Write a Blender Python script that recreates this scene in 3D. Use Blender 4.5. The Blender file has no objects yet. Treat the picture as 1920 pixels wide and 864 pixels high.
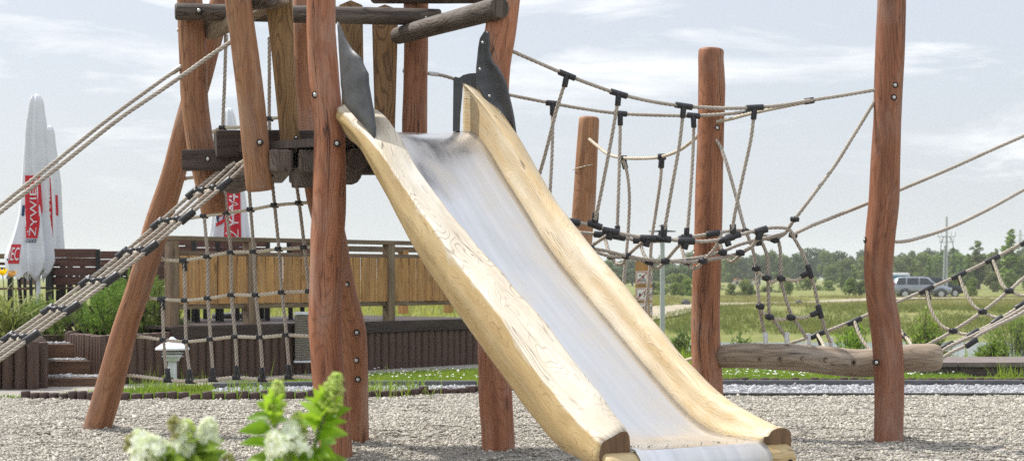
import bpy, bmesh, math, random
import numpy as np
from mathutils import Vector, Matrix, noise as mnoise
random.seed(7); RNG = np.random.default_rng(7)
R = math.radians
sc = bpy.context.scene
COL = sc.collection
F, H0, CH = 3200.0, 520.0, 1.0          # focal length in photo pixels, horizon row, camera height (m)

def P(px, py, Y):
    s = F / Y
    return Vector(((px - 960) / s, Y, CH - (py - H0) / s))
def CP(px, Y, z): return Vector(((px - 960) * Y / F, Y, z))
def G(px, py, z=0.0):                    # point of the ground plane z seen at a photo pixel
    s = (py - H0) / (CH - z)
    return Vector(((px - 960) / s, F / s, z))

# ---------------------------------------------------------------- objects
def tag(o, label=None, cat=None, group=None, kind=None):
    if label: o['label'] = label
    if cat: o['category'] = cat
    if group: o['group'] = group
    if kind: o['kind'] = kind
    return o
def thing(name, label, cat, loc=(0, 0, 0), group=None):
    o = bpy.data.objects.new(name, None); COL.objects.link(o)
    o.location = loc; o.empty_display_size = .2
    return tag(o, label, cat, group)
def wloc(o):
    v = Vector((0, 0, 0))
    while o is not None:
        v += Vector(o.location); o = o.parent
    return v
def dup(root, loc, label=None, rotz=None, scale=None, group=None):
    r = root.copy(); COL.objects.link(r); r.location = loc
    if rotz is not None: r.rotation_euler = (0, 0, rotz)
    if scale is not None: r.scale = scale
    if label: r['label'] = label
    if group: r['group'] = group
    for ch in list(root.children):
        c = ch.copy(); COL.objects.link(c); c.parent = r
        for g in list(ch.children):
            d = g.copy(); COL.objects.link(d); d.parent = c
    return r

class MB:
    """collects geometry given in world coordinates and links it as ONE mesh object"""
    def __init__(s): s.v = []; s.f = []; s.uv = []; s.mi = []; s.sm = []
    def add(s, verts, faces, uvs=None, mi=0, smooth=True):
        b = len(s.v); s.v.extend([tuple(p) for p in verts])
        for k, f in enumerate(faces):
            s.f.append(tuple(i + b for i in f)); s.mi.append(mi); s.sm.append(smooth)
            s.uv.append(uvs[k] if uvs else None)
    def build(s, name, mats, parent=None, origin=None):
        if not isinstance(mats, (list, tuple)): mats = [mats]
        v = np.array(s.v, dtype=float).reshape(-1, 3)
        off = wloc(parent) if parent is not None else Vector((0, 0, 0))
        if origin is None:
            c = (v.min(0) + v.max(0)) / 2; origin = Vector((c[0], c[1], v[:, 2].min()))
        me = bpy.data.meshes.new(name)
        me.from_pydata([tuple(q) for q in (v - np.array(origin))], [], s.f)
        for m in mats: me.materials.append(m)
        me.polygons.foreach_set('material_index', s.mi)
        me.polygons.foreach_set('use_smooth', s.sm)
        if any(u is not None for u in s.uv):
            L = me.uv_layers.new(name='UVMap'); flat = []
            for f, u in zip(s.f, s.uv):
                if u is None: flat.extend([0.0, 0.0] * len(f))
                else:
                    for q in u: flat.extend(q)
            L.data.foreach_set('uv', flat)
        me.update()
        o = bpy.data.objects.new(name, me); COL.objects.link(o)
        if parent is not None: o.parent = parent
        o.location = Vector(origin) - off
        return o

def catmull(pts, step, extra=None):
    """resample a polyline through smooth Catmull-Rom at about `step`; extra = list of per-point scalars"""
    pts = [Vector(p) for p in pts]; n = len(pts); out = []; ex = []
    for i in range(n - 1):
        p0 = pts[i - 1] if i else pts[0] * 2 - pts[1]
        p1, p2 = pts[i], pts[i + 1]
        p3 = pts[i + 2] if i + 2 < n else pts[-1] * 2 - pts[-2]
        k = max(1, int((p2 - p1).length / step))
        for j in range(k):
            t = j / k
            out.append(.5 * ((2 * p1) + (p2 - p0) * t + (2 * p0 - 5 * p1 + 4 * p2 - p3) * t * t + (3 * p1 - p0 - 3 * p2 + p3) * t ** 3))
            if extra: ex.append(extra[i] * (1 - t) + extra[i + 1] * t)
    out.append(pts[-1])
    if extra: ex.append(extra[-1]); return out, ex
    return out

def frames(path):
    T = []
    for i in range(len(path)):
        a = path[max(0, i - 1)]; b = path[min(len(path) - 1, i + 1)]
        T.append((b - a).normalized())
    up = Vector((0, 0, 1)) if abs(T[0].z) < .9 else Vector((0, 1, 0))
    x = T[0].cross(up).normalized(); fr = []
    for i, t in enumerate(T):
        if i:
            x = x - t * x.dot(t)
            x.normalize()
        fr.append((x.copy(), t.cross(x).normalized(), t))
    return fr

def tube(mb, path, rad, n=12, cap=True, lump=0.0, seed=0.0, mi=0, capmi=None, flat_rings=False, lobes=0, pitch=.09, bev=0.0, lumpf=1.0, smooth=True):
    path = [Vector(p) for p in path]
    if not isinstance(rad, (list, tuple)): rad = [rad] * len(path)
    rad = list(rad)
    if bev > 0:                                         # rounded ends
        for end in (0, -1):
            a, b = (path[0], path[1]) if end == 0 else (path[-1], path[-2])
            r = rad[end]; d = (b - a).normalized()
            np_ = [a, a + d * bev * .3, a + d * bev]; nr = [r - bev, r - bev * .3, r]
            if end == 0: path = np_ + path[1:]; rad = nr + rad[1:]
            else: path = path[:-1] + np_[::-1]; rad = rad[:-1] + nr[::-1]
    fr = frames(path)
    if flat_rings: fr = [(Vector((1, 0, 0)), Vector((0, 1, 0)), Vector((0, 0, 1)))] * len(path)
    V = []; Sarr = []; s = 0.0
    for i, p in enumerate(path):
        if i: s += (p - path[i - 1]).length
        Sarr.append(s); x, y, t = fr[i]
        for k in range(n):
            a = 2 * math.pi * k / n; r = rad[i]
            if lobes: r *= 1 + .13 * math.cos(lobes * (a - 2 * math.pi * s / pitch))
            d = x * math.cos(a) + y * math.sin(a)
            if lump:
                q = Vector((math.cos(a) * 1.1 + seed, math.sin(a) * 1.1, s * 2.2 * lumpf))
                r *= 1 + lump * (mnoise.noise(q) + .5 * mnoise.noise(q * 2.3))
            V.append(p + d * r)
    Fc = []; U = []; rr = max(rad)
    for i in range(len(path) - 1):
        for k in range(n):
            k2 = (k + 1) % n
            Fc.append((i * n + k, i * n + k2, (i + 1) * n + k2, (i + 1) * n + k))
            u0, u1 = 2 * math.pi * rr * k / n, 2 * math.pi * rr * (k + 1) / n
            U.append(((u0, Sarr[i]), (u1, Sarr[i]), (u1, Sarr[i + 1]), (u0, Sarr[i + 1])))
    mb.add(V, Fc, U, mi, smooth)
    if cap:
        m2 = mi if capmi is None else capmi
        for e, idx in ((0, 0), (1, len(path) - 1)):
            ring = V[idx * n:(idx + 1) * n]; c = path[idx]
            fs = []; us = []
            for k in range(n):
                k2 = (k + 1) % n
                fs.append((k2, k, n) if e == 0 else (k, k2, n))
                pa = (.4 * math.cos(2 * math.pi * k / n) * rad[idx], .4 * math.sin(2 * math.pi * k / n) * rad[idx])
                pb = (.4 * math.cos(2 * math.pi * k2 / n) * rad[idx], .4 * math.sin(2 * math.pi * k2 / n) * rad[idx])
                us.append((pb, pa, (0, 0)) if e == 0 else (pa, pb, (0, 0)))
            mb.add(list(ring) + [c], fs, us, m2, False)

def box(mb, c, sx, sy, sz, rot=None, bev=0.0, mi=0, long=0):
    """bevelled box; rot = 3x3 Matrix; long = axis of the wood grain"""
    c = Vector(c); bm = bmesh.new(); bmesh.ops.create_cube(bm, size=1)
    for v in bm.verts: v.co = Vector((v.co.x * sx, v.co.y * sy, v.co.z * sz))
    if bev > 0: bmesh.ops.bevel(bm, geom=list(bm.edges), offset=bev, segments=2, affect='EDGES', profile=.6)
    bm.normal_update(); V = []; Fs = []; U = []; ru, rv = random.uniform(0, 9), random.uniform(0, 9)
    for f in bm.faces:
        n = f.normal; ax = max(range(3), key=lambda i: abs(n[i]))
        oth = [i for i in range(3) if i != ax]
        if long in oth: vi = long; ui = [i for i in oth if i != long][0]
        else: ui, vi = oth
        idx = []; us = []
        for l in f.loops:
            idx.append(l.vert.index); us.append((l.vert.co[ui] + .37 * ax + ru, l.vert.co[vi] + .13 * ax + rv))
        Fs.append(tuple(idx)); U.append(tuple(us))
    bm.verts.ensure_lookup_table()
    for v in bm.verts: V.append(c + (rot @ v.co if rot is not None else v.co))
    bm.free(); mb.add(V, Fs, U, mi, False)

def axes(x, z=Vector((0, 0, 1))):
    """rotation whose local x runs along x and local z is as near to z as it can be"""
    x = Vector(x).normalized(); y = Vector(z).cross(x).normalized(); zz = x.cross(y)
    return Matrix((x, y, zz)).transposed()
def bar(mb, a, b, w, h, bev=0.004, z=(0, 0, 1), mi=0):
    a, b = Vector(a), Vector(b)
    box(mb, (a + b) / 2, (b - a).length, w, h, axes(b - a, Vector(z)), bev, mi, 0)
def sheet(mb, pts, mi=0):
    mb.add(pts, [tuple(range(len(pts)))], [tuple((p[0], p[1]) for p in pts)], mi, False)
def prism(mb, poly, depth, mi=0, bev=0.0):
    """poly = list of 3D points of a flat outline, extruded by the vector depth"""
    n = len(poly); poly = [Vector(p) for p in poly]; D = Vector(depth)
    V = poly + [p + D for p in poly]
    Fs = [tuple(range(n - 1, -1, -1)), tuple(range(n, 2 * n))] + [(i, (i + 1) % n, (i + 1) % n + n, i + n) for i in range(n)]
    U = [tuple((V[i].x + V[i].y * .3, V[i].z) for i in f) for f in Fs]
    mb.add(V, Fs, U, mi, False)
def ball(mb, c, r, sx=1, sy=1, sz=1, n=10, m=7, rot=None, mi=0):
    V = []; Fs = []
    for i in range(m + 1):
        th = math.pi * i / m
        for k in range(n):
            a = 2 * math.pi * k / n
            q = Vector((sx * r * math.sin(th) * math.cos(a), sy * r * math.sin(th) * math.sin(a), sz * r * math.cos(th)))
            V.append(Vector(c) + (rot @ q if rot is not None else q))
    for i in range(m):
        for k in range(n): Fs.append((i * n + k, (i + 1) * n + k, (i + 1) * n + (k + 1) % n, i * n + (k + 1) % n))
    mb.add(V, Fs, None, mi)
def scatter_mesh(name, V, Fidx, mat, shades=None, smooth=False):
    """fast mesh from numpy arrays; all faces have the same number of corners"""
    me = bpy.data.meshes.new(name); nf, k = Fidx.shape
    me.vertices.add(len(V)); me.vertices.foreach_set('co', np.ascontiguousarray(V, dtype=np.float32).ravel())
    me.loops.add(nf * k); me.loops.foreach_set('vertex_index', Fidx.astype(np.int32).ravel())
    me.polygons.add(nf); me.polygons.foreach_set('loop_start', (np.arange(nf) * k).astype(np.int32))
    me.polygons.foreach_set('loop_total', np.full(nf, k, dtype=np.int32))
    if smooth: me.polygons.foreach_set('use_smooth', np.ones(nf, dtype=bool))
    me.materials.append(mat)
    me.update(calc_edges=True); me.validate()
    return me
def link_mesh(name, me, parent=None, loc=(0, 0, 0)):
    o = bpy.data.objects.new(name, me); COL.objects.link(o); o.location = loc
    if parent is not None: o.parent = parent
    return o
# ---------------------------------------------------------------- materials
class NT:
    def __init__(s, nt): s.nt = nt
    def n(s, t, inp=None, **kw):
        d = s.nt.nodes.new(t)
        for k, v in kw.items(): setattr(d, k, v)
        for k, v in (inp or {}).items():
            i = d.inputs[k]
            if isinstance(v, bpy.types.NodeSocket): s.nt.links.new(v, i)
            else: i.default_value = v
        return d
    def math(s, op, a, b=0.0, c=False): return s.n('ShaderNodeMath', {0: a, 1: b}, operation=op, use_clamp=c).outputs[0]
    def noise(s, vec, scale, detail=3, rough=.55, dist=0.0):
        return s.n('ShaderNodeTexNoise', {'Vector': vec, 'Scale': scale, 'Detail': detail, 'Roughness': rough, 'Distortion': dist}).outputs[0]
    def mapr(s, v, a, b, c=0.0, d=1.0):
        return s.n('ShaderNodeMapRange', {'Value': v, 'From Min': a, 'From Max': b, 'To Min': c, 'To Max': d}).outputs[0]
    def mix(s, f, a, b, mode='MIX'):
        d = s.nt.nodes.new('ShaderNodeMix'); d.data_type = 'RGBA'; d.blend_type = mode
        for i, v in ((0, f), (6, a), (7, b)):
            if isinstance(v, bpy.types.NodeSocket): s.nt.links.new(v, d.inputs[i])
            elif i == 0: d.inputs[0].default_value = v
            else: d.inputs[i].default_value = tuple(v) + (1,) if len(v) == 3 else v
        return d.outputs[2]
    def mapping(s, vec, scale=(1, 1, 1), loc=None):
        inp = {'Vector': vec, 'Scale': scale}
        if loc is not None: inp['Location'] = loc
        return s.n('ShaderNodeMapping', inp).outputs[0]
    def bump(s, h, strength=.3, dist=.01): return s.n('ShaderNodeBump', {'Height': h, 'Strength': strength, 'Distance': dist}).outputs[0]
def newmat(name):
    m = bpy.data.materials.new(name); m.use_nodes = True; nt = m.node_tree; nt.nodes.clear()
    T = NT(nt); out = T.n('ShaderNodeOutputMaterial')
    return m, T, out
def principled(T, out, color, rough=.6, metal=0.0, normal=None, spec=.5):
    b = T.n('ShaderNodeBsdfPrincipled')
    for k, v in (('Base Color', color), ('Roughness', rough), ('Metallic', metal), ('Specular IOR Level', spec)):
        if isinstance(v, bpy.types.NodeSocket): T.nt.links.new(v, b.inputs[k])
        elif k == 'Base Color': b.inputs[k].default_value = tuple(v) + (1,)
        else: b.inputs[k].default_value = v
    if normal is not None: T.nt.links.new(normal, b.inputs['Normal'])
    T.nt.links.new(b.outputs[0], out.inputs[0]); return b
def plain(name, col, rough=.6, metal=0.0, var=.25, scale=8.0, bump=.1, spec=.5):
    m, T, out = newmat(name)
    oc = T.n('ShaderNodeTexCoord').outputs['Object']
    v = T.noise(oc, scale, 5, .6); v2 = T.noise(oc, scale * 9, 3)
    f = T.mapr(v, .3, .7); c = T.mix(f, [x * (1 - var) for x in col], [min(1, x * (1 + var)) for x in col])
    r = T.mapr(v2, .3, .7, max(.02, rough - .08), min(1, rough + .08))
    principled(T, out, c, r, metal, T.bump(v2, bump, .004), spec)
    return m
def wood(name, base, dark, light, grey=(.3, .27, .24), grey_amt=.15, contour=.5, crack=.8, rough=.62, gs=1.0, spec=.35):
    m, T, out = newmat(name)
    uv = T.n('ShaderNodeUVMap').outputs[0]
    rnd = T.n('ShaderNodeObjectInfo').outputs['Random']
    off = T.n('ShaderNodeCombineXYZ', {0: T.math('MULTIPLY', rnd, 37.0), 1: T.math('MULTIPLY', rnd, 91.0), 2: T.math('MULTIPLY', rnd, 13.0)}).outputs[0]
    vec = T.n('ShaderNodeVectorMath', {0: uv, 1: off}, operation='ADD').outputs[0]
    warp = T.noise(T.mapping(vec, (6, 3, 6)), 1, 2)
    wv = T.n('ShaderNodeVectorMath', {0: vec, 1: T.n('ShaderNodeCombineXYZ', {0: T.mapr(warp, 0, 1, -.03, .03)}).outputs[0]}, operation='ADD').outputs[0]
    fine = T.noise(T.mapping(wv, (150 * gs, 5 * gs, 1)), 1, 5, .65)
    streak = T.noise(T.mapping(wv, (26 * gs, 1.1 * gs, 1)), 1, 4, .6)
    low = T.noise(T.mapping(wv, (7 * gs, 1.15 * gs, 1)), 1, 1.5, .5)
    ringv = T.math('SINE', T.math('MULTIPLY', low, 150.0))
    line = T.math('POWER', T.mapr(ringv, -1, 1), 5.0)
    blot = T.noise(T.mapping(vec, (5, 2.2, 1)), 1, 4, .6)
    kn = T.n('ShaderNodeTexVoronoi', {'Vector': T.mapping(wv, (5.5, 1.9, 1)), 'Scale': 1.0, 'Randomness': 1.0}).outputs['Distance']
    knot = T.mapr(kn, .05, .13, 1, 0)
    crk = T.noise(T.mapping(wv, (42 * gs, 1.5 * gs, 1)), 1, 2, .5)
    crack_f = T.mapr(T.math('ABSOLUTE', T.math('SUBTRACT', crk, .5)), 0.004, .014, 1, 0)
    crack_f = T.math('MULTIPLY', crack_f, T.mapr(T.noise(T.mapping(vec, (9, 1.2, 1)), 1, 2), .52, .62))
    c = T.mix(T.mapr(streak, .36, .64), dark, base)
    c = T.mix(T.math('MULTIPLY', T.mapr(fine, .45, .75), .55), c, light)
    c = T.mix(T.math('MULTIPLY', line, contour), c, [x * .45 for x in dark])
    c = T.mix(T.math('MULTIPLY', T.mapr(blot, .5, .72), grey_amt), c, grey)
    c = T.mix(T.math('MULTIPLY', T.mapr(T.noise(T.mapping(vec, (8, 1.6, 1)), 1, 3), .56, .7), .35), c, [x * .5 for x in dark])
    c = T.mix(T.math('MULTIPLY', knot, .75), c, [x * .4 for x in dark])
    c = T.mix(T.math('MULTIPLY', crack_f, crack), c, (.02, .014, .01))
    c = T.n('ShaderNodeHueSaturation', {'Hue': T.mapr(T.math('FRACT', T.math('MULTIPLY', rnd, 7.3)), 0, 1, .492, .508), 'Saturation': 1.0, 'Value': T.mapr(rnd, 0, 1, .82, 1.18), 'Color': c}).outputs[0]
    h = T.math('ADD', T.math('MULTIPLY', fine, .5), T.math('MULTIPLY', streak, .8))
    h = T.math('SUBTRACT', h, T.math('MULTIPLY', line, .35 * contour))
    h = T.math('SUBTRACT', h, T.math('MULTIPLY', crack_f, 1.4))
    h = T.math('SUBTRACT', h, T.math('MULTIPLY', knot, .5))
    principled(T, out, c, T.mapr(fine, .3, .7, rough - .1, rough + .12), 0, T.bump(h, .55, .006), spec)
    return m
def foliage(name, col, var=.35, trans=.35, rough=.5, island=True):
    m, T, out = newmat(name)
    g = T.n('ShaderNodeNewGeometry').outputs['Random Per Island']
    rnd = T.n('ShaderNodeObjectInfo').outputs['Random']
    oc = T.n('ShaderNodeTexCoord').outputs['Object']
    c1 = T.mix(g, [x * (1 - var) for x in col], [min(1, x * (1 + var)) for x in col])
    c1 = T.mix(T.mapr(T.noise(oc, 1.3, 3), .35, .65, 0, .5), c1, (col[0] * 1.5, col[1] * 1.15, col[2] * .8))
    hs = T.n('ShaderNodeHueSaturation', {'Hue': T.mapr(rnd, 0, 1, .475, .52), 'Saturation': T.mapr(rnd, 0, 1, .85, 1.1), 'Value': T.mapr(rnd, 0, 1, .8, 1.2), 'Color': c1}).outputs[0]
    p = T.n('ShaderNodeBsdfPrincipled', {'Base Color': hs, 'Roughness': rough, 'Specular IOR Level': .3})
    tr = T.n('ShaderNodeBsdfTranslucent', {'Color': hs})
    mx = T.n('ShaderNodeMixShader', {0: trans, 1: p.outputs[0], 2: tr.outputs[0]})
    T.nt.links.new(mx.outputs[0], out.inputs[0]); return m

M = {}
M['red'] = wood('stained_red_timber', (.42, .185, .085), (.26, .098, .043), (.54, .31, .17), (.43, .34, .27), .40, .38, .9, gs=.8)
M['redder'] = wood('stained_dark_red_timber', (.325, .115, .060), (.19, .062, .032), (.46, .22, .12), (.40, .30, .25), .40, .35, .9, gs=.8)
M['brown'] = wood('stained_brown_timber', (.44, .215, .098), (.27, .115, .050), (.56, .34, .19), (.45, .36, .29), .38, .38, .9, gs=.8)
M['greywood'] = wood('weathered_grey_timber', (.135, .098, .072), (.060, .042, .032), (.26, .21, .17), (.30, .27, .24), .5, .8, .9)
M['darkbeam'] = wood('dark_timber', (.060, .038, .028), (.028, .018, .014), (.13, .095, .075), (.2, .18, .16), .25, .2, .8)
M['log'] = wood('silvered_log', (.32, .245, .175), (.17, .12, .08), (.48, .40, .31), (.42, .38, .33), .5, .35, .9, gs=.8)
M['plank'] = wood('oiled_plank', (.30, .17, .070), (.19, .10, .038), (.42, .27, .14), (.33, .27, .2), .15, .75, .5)
M['fence'] = wood('golden_board', (.46, .25, .082), (.27, .135, .045), (.58, .36, .15), (.26, .19, .13), .35, .25, .5)
M['rail_fence'] = wood('greyed_rail', (.21, .145, .085), (.12, .082, .048), (.30, .22, .14), (.25, .21, .17), .4, .2, .5)
M['stake'] = wood('palisade_timber', (.092, .050, .034), (.045, .024, .017), (.15, .092, .066), (.13, .10, .09), .3, .1, .6)
M['step'] = wood('step_timber', (.16, .080, .045), (.08, .038, .024), (.25, .15, .095), (.16, .13, .11), .35, .1, .6)
M['endgrain'] = wood('cut_end', (.20, .11, .055), (.11, .06, .032), (.28, .17, .09), (.2, .17, .14), .2, .3, .6)
M['chairwood'] = wood('chair_slat', (.135, .066, .046), (.085, .04, .028), (.19, .105, .075), (.16, .13, .11), .2, .1, .3)

def slide_stack(T, uv, base, dark, light, linec, cont):
    fine = T.noise(T.mapping(uv, (120, 6, 1)), 1, 5, .65)
    warp = T.n('ShaderNodeTexNoise', {'Vector': T.mapping(uv, (5, 2.5, 1)), 'Scale': 1.0, 'Detail': 2.0}).outputs[1]
    wuv = T.n('ShaderNodeVectorMath', {0: uv, 1: T.n('ShaderNodeVectorMath', {0: warp, 1: (.07, .12, 0)}, operation='MULTIPLY').outputs[0]}, operation='ADD').outputs[0]
    low = T.noise(T.mapping(wuv, (8, 1.6, 1)), 1, 2, .45)
    rs = T.math('SINE', T.math('MULTIPLY', low, 170.0))
    line = T.math('POWER', T.mapr(rs, -1, 1), 14.0)
    line = T.math('MULTIPLY', line, T.mapr(T.noise(T.mapping(uv, (7, 3, 1)), 1, 3), .35, .6))
    blot = T.noise(T.mapping(uv, (6, 2, 1)), 1, 5, .62)
    big = T.noise(T.mapping(uv, (3, .9, 1)), 1, 4, .6)
    kn = T.n('ShaderNodeTexVoronoi', {'Vector': T.mapping(wuv, (4.2, 2.1, 1)), 'Scale': 1.0}).outputs['Distance']
    knot = T.mapr(kn, .02, .08, 1, 0)
    crk = T.noise(T.mapping(wuv, (20, .9, 1)), 1, 2, .5)
    ck = T.mapr(T.math('ABSOLUTE', T.math('SUBTRACT', crk, .5)), .002, .007, 1, 0)
    ck = T.math('MULTIPLY', ck, T.mapr(T.noise(T.mapping(uv, (6, 1.1, 1)), 1, 2), .52, .6))
    c = T.mix(T.mapr(blot, .3, .7), dark, base)
    c = T.mix(T.math('MULTIPLY', T.mapr(big, .45, .65), .8), c, light)
    c = T.mix(T.math('MULTIPLY', T.mapr(fine, .45, .7), .35), c, light)
    c = T.mix(T.math('MULTIPLY', line, cont), c, linec)
    c = T.mix(T.math('MULTIPLY', knot, .6), c, (.22, .13, .06))
    c = T.mix(T.math('MULTIPLY', ck, .85), c, (.09, .06, .04))
    h = T.math('SUBTRACT', T.math('ADD', T.math('MULTIPLY', fine, .4), T.math('MULTIPLY', blot, .6)), T.math('ADD', T.math('MULTIPLY', line, .35), ck))
    return c, h, fine
def slide_wood(name, A, B=None):
    """carved log; with B the attribute worn (0 to 1, ragged by noise) blends from varnished A to bare B"""
    m, T, out = newmat(name); uv = T.n('ShaderNodeUVMap').outputs[0]
    c, h, fine = slide_stack(T, uv, *A)
    if B:
        c2, h2, _ = slide_stack(T, uv, *B)
        wv = T.n('ShaderNodeAttribute', attribute_name='worn').outputs['Fac']
        rag = T.math('ADD', T.mapr(T.noise(T.mapping(uv, (5, 4, 1)), 1, 2), .3, .7, -.25, .25), T.mapr(T.noise(T.mapping(uv, (26, 16, 1)), 1, 4), .3, .7, -.08, .08))
        f = T.n('ShaderNodeMapRange', {'Value': T.math('ADD', wv, rag), 'From Min': .38, 'From Max': .60}).outputs[0]
        c = T.mix(f, c, c2)
    principled(T, out, c, T.mapr(fine, .3, .7, .45, .65), 0, T.bump(h, .5, .006), .35)
    return m
SIDE = ((.51, .37, .165), (.38, .25, .10), (.62, .49, .28), (.28, .17, .07), .7)
BARE = ((.62, .55, .43), (.44, .36, .25), (.74, .70, .62), (.20, .15, .10), .7)
INNER = ((.68, .56, .36), (.56, .37, .15), (.78, .72, .60), (.40, .28, .14), .35)
M['rail_side'] = slide_wood('oiled_slide_rail', SIDE)
M['rail_worn'] = slide_wood('slide_rail_worn_on_top', SIDE, BARE)
M['rail_inner'] = slide_wood('slide_rail_bare_inside', SIDE, INNER)

def steel():
    m, T, out = newmat('brushed_steel')
    uv = T.n('ShaderNodeUVMap').outputs[0]
    br = T.noise(T.mapping(uv, (260, 2.0, 1)), 1, 3, .6)
    sm = T.noise(T.mapping(uv, (3, 1.6, 1)), 1, 5, .6)
    sm2 = T.noise(T.mapping(uv, (9, 5, 1)), 1, 4, .65)
    dust_and_reflection = T.math('MULTIPLY', T.mapr(sm, .40, .60), T.mapr(sm2, .35, .65, .5, 1))
    side = T.mapr(T.n('ShaderNodeSeparateXYZ', {0: uv}).outputs[0], .02, .42, 1.0, 0.0); dust_and_reflection = T.math('MAXIMUM', dust_and_reflection, T.math('MULTIPLY', side, T.mapr(sm2, .3, .6, .45, 1.0)))  # beige towards the right edge paints the sunlit rail's reflection into the colour
    scr = T.noise(T.mapping(uv, (90, 1.2, 1)), 1, 2, .5); scr = T.mapr(T.math('ABSOLUTE', T.math('SUBTRACT', scr, .5)), .003, .02, 1, 0)
    c = T.mix(T.math('MULTIPLY', dust_and_reflection, .6), (.66, .66, .66), (.60, .51, .385))
    stk = T.noise(T.mapping(uv, (16, .45, 1)), 1, 4, .6); c = T.mix(T.mapr(stk, .36, .62, .28, 0), c, (.34, .335, .33)); c = T.mix(T.math('MULTIPLY', scr, .22), c, (.45, .43, .40))
    r = T.math('ADD', T.mapr(br, .3, .7, .12, .22), T.math('MULTIPLY', dust_and_reflection, .2))
    b = principled(T, out, c, r, T.math('SUBTRACT', 1.0, T.math('MULTIPLY', dust_and_reflection, .30)), T.bump(T.math('ADD', T.math('MULTIPLY', br, .10), T.math('MULTIPLY', sm, .3)), .05, .01))
    return m
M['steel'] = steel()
M['bolt'] = plain('galvanised_bolt', (.55, .54, .51), .38, .9, .2, 40)
M['rubber'] = plain('black_rubber_sheet', (.062, .063, .066), .42, 0, .45, 5, .3, .5)
M['joint'] = plain('black_plastic_joint', (.022, .022, .024), .42, 0, .35, 30, .1)
M['hole'] = plain('dark_recess', (.015, .012, .01), .9)

def rope_mat(name, a, b):
    m, T, out = newmat(name)
    uv = T.n('ShaderNodeUVMap').outputs[0]
    oc = T.n('ShaderNodeTexCoord').outputs['Object']
    f = T.noise(T.mapping(uv, (400, 60, 1)), 1, 3, .7)
    g = T.noise(oc, 9.0, 4, .6)
    c = T.mix(T.mapr(g, .35, .65), a, b)
    c = T.mix(T.mapr(f, .5, .8, 0, .4), c, [x * .5 for x in a])
    sx = T.n('ShaderNodeSeparateXYZ', {0: uv}); ph = T.math('SUBTRACT', T.math('MULTIPLY', sx.outputs[0], 3 / .0113), T.math('MULTIPLY', sx.outputs[1], 3 * 6.2832 / .085))
    c = T.mix(T.mapr(T.math('COSINE', ph), -.2, -1.0, 0, .72), c, [x * .30 for x in a])
    principled(T, out, c, .8, 0, T.bump(f, .5, .002), .2); return m
M['rope'] = rope_mat('twisted_hemp_coloured_rope', (.43, .375, .31), (.56, .50, .425))
M['rope_pale'] = rope_mat('pale_rope', (.58, .50, .38), (.70, .63, .50))

def gravel(name, a, b, d):
    m, T, out = newmat(name)
    g = T.n('ShaderNodeNewGeometry').outputs['Random Per Island']
    rp = T.n('ShaderNodeValToRGB', {0: g}); r = rp.color_ramp
    r.elements[0].color = tuple(d) + (1,); r.elements[1].color = tuple(b) + (1,)
    e = r.elements.new(.35); e.color = tuple(a) + (1,)
    oc = T.n('ShaderNodeTexCoord').outputs['Object']
    c = T.mix(T.mapr(T.noise(oc, .9, 4), .35, .7, 0, .22), rp.outputs[0], [x * .75 for x in a])
    principled(T, out, c, .8, 0, T.bump(T.noise(oc, 160, 2), .3, .003), .25); return m
M['gravel'] = gravel('gravel_stone', (.43, .395, .33), (.66, .62, .535), (.215, .195, .155))
M['whitestone'] = gravel('white_pebble', (.36, .36, .37), (.54, .54, .55), (.22, .22, .23))
def bed(name, a, b, scale):
    m, T, out = newmat(name); oc = T.n('ShaderNodeTexCoord').outputs['Object']
    v = T.n('ShaderNodeTexVoronoi', {'Vector': oc, 'Scale': scale})
    ce = T.n('ShaderNodeSeparateColor', {0: v.outputs['Color']}).outputs[0]
    c = T.mix(ce, a, b)
    principled(T, out, c, .9, 0, T.bump(T.math('SUBTRACT', 1.0, v.outputs['Distance']), .8, .01), .2); return m
M['gravel_bed'] = bed('gravel_bed', (.20, .185, .16), (.44, .41, .36), 75)
M['white_bed'] = bed('white_pebble_bed', (.45, .46, .48), (.75, .76, .78), 40)
M['paving'] = bed('fine_path', (.33, .30, .265), (.43, .40, .355), 120)
M['concrete'] = plain('grey_kerb', (.105, .105, .11), .85, 0, .25, 6, .4)
M['darkkerb'] = plain('dark_kerb', (.085, .075, .068), .9, 0, .4, 9, .4)
M['cap'] = plain('paver_cap', (.17, .135, .12), .85, 0, .3, 7, .4)
M['brick'] = plain('brown_block', (.085, .062, .056), .9, 0, .35, 9, .5)
def soil(name, a, b, c3, s=1.0):
    m, T, out = newmat(name); oc = T.n('ShaderNodeTexCoord').outputs['Object']
    n1 = T.noise(oc, .18 * s, 6, .65); n2 = T.noise(oc, 1.6 * s, 6, .7); n3 = T.noise(oc, 14 * s, 4, .7)
    c = T.mix(T.mapr(n1, .38, .62), a, b)
    c = T.mix(T.mapr(n2, .42, .68, 0, .8), c, c3)
    c = T.mix(T.mapr(n3, .4, .7, 0, .5), c, [x * .6 for x in a])
    principled(T, out, c, .95, 0, T.bump(T.math('ADD', n2, n3), .8, .08), .1); return m
M['lawn'] = soil('lawn_ground', (.15, .235, .035), (.18, .265, .045), (.19, .24, .06), 3)
M['field'] = soil('field_ground', (.20, .225, .066), (.30, .28, .115), (.135, .165, .045), .55)
M['dirt'] = plain('sandy_track', (.36, .31, .22), .95, 0, .15, 1.2, .3)
M['mulch'] = bed('mulch', (.05, .035, .022), (.12, .09, .06), 40)
M['grass'] = foliage('grass_blade', (.215, .315, .050), .3, .5)
M['drygrass'] = foliage('meadow_grass', (.265, .275, .092), .35, .45)
M['bankgrass'] = foliage('bank_grass', (.165, .195, .055), .4, .4)
M['pine'] = foliage('pine_needle', (.16, .30, .045), .4, .4)
M['daylily'] = foliage('daylily_leaf', (.22, .33, .055), .3, .45)
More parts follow.
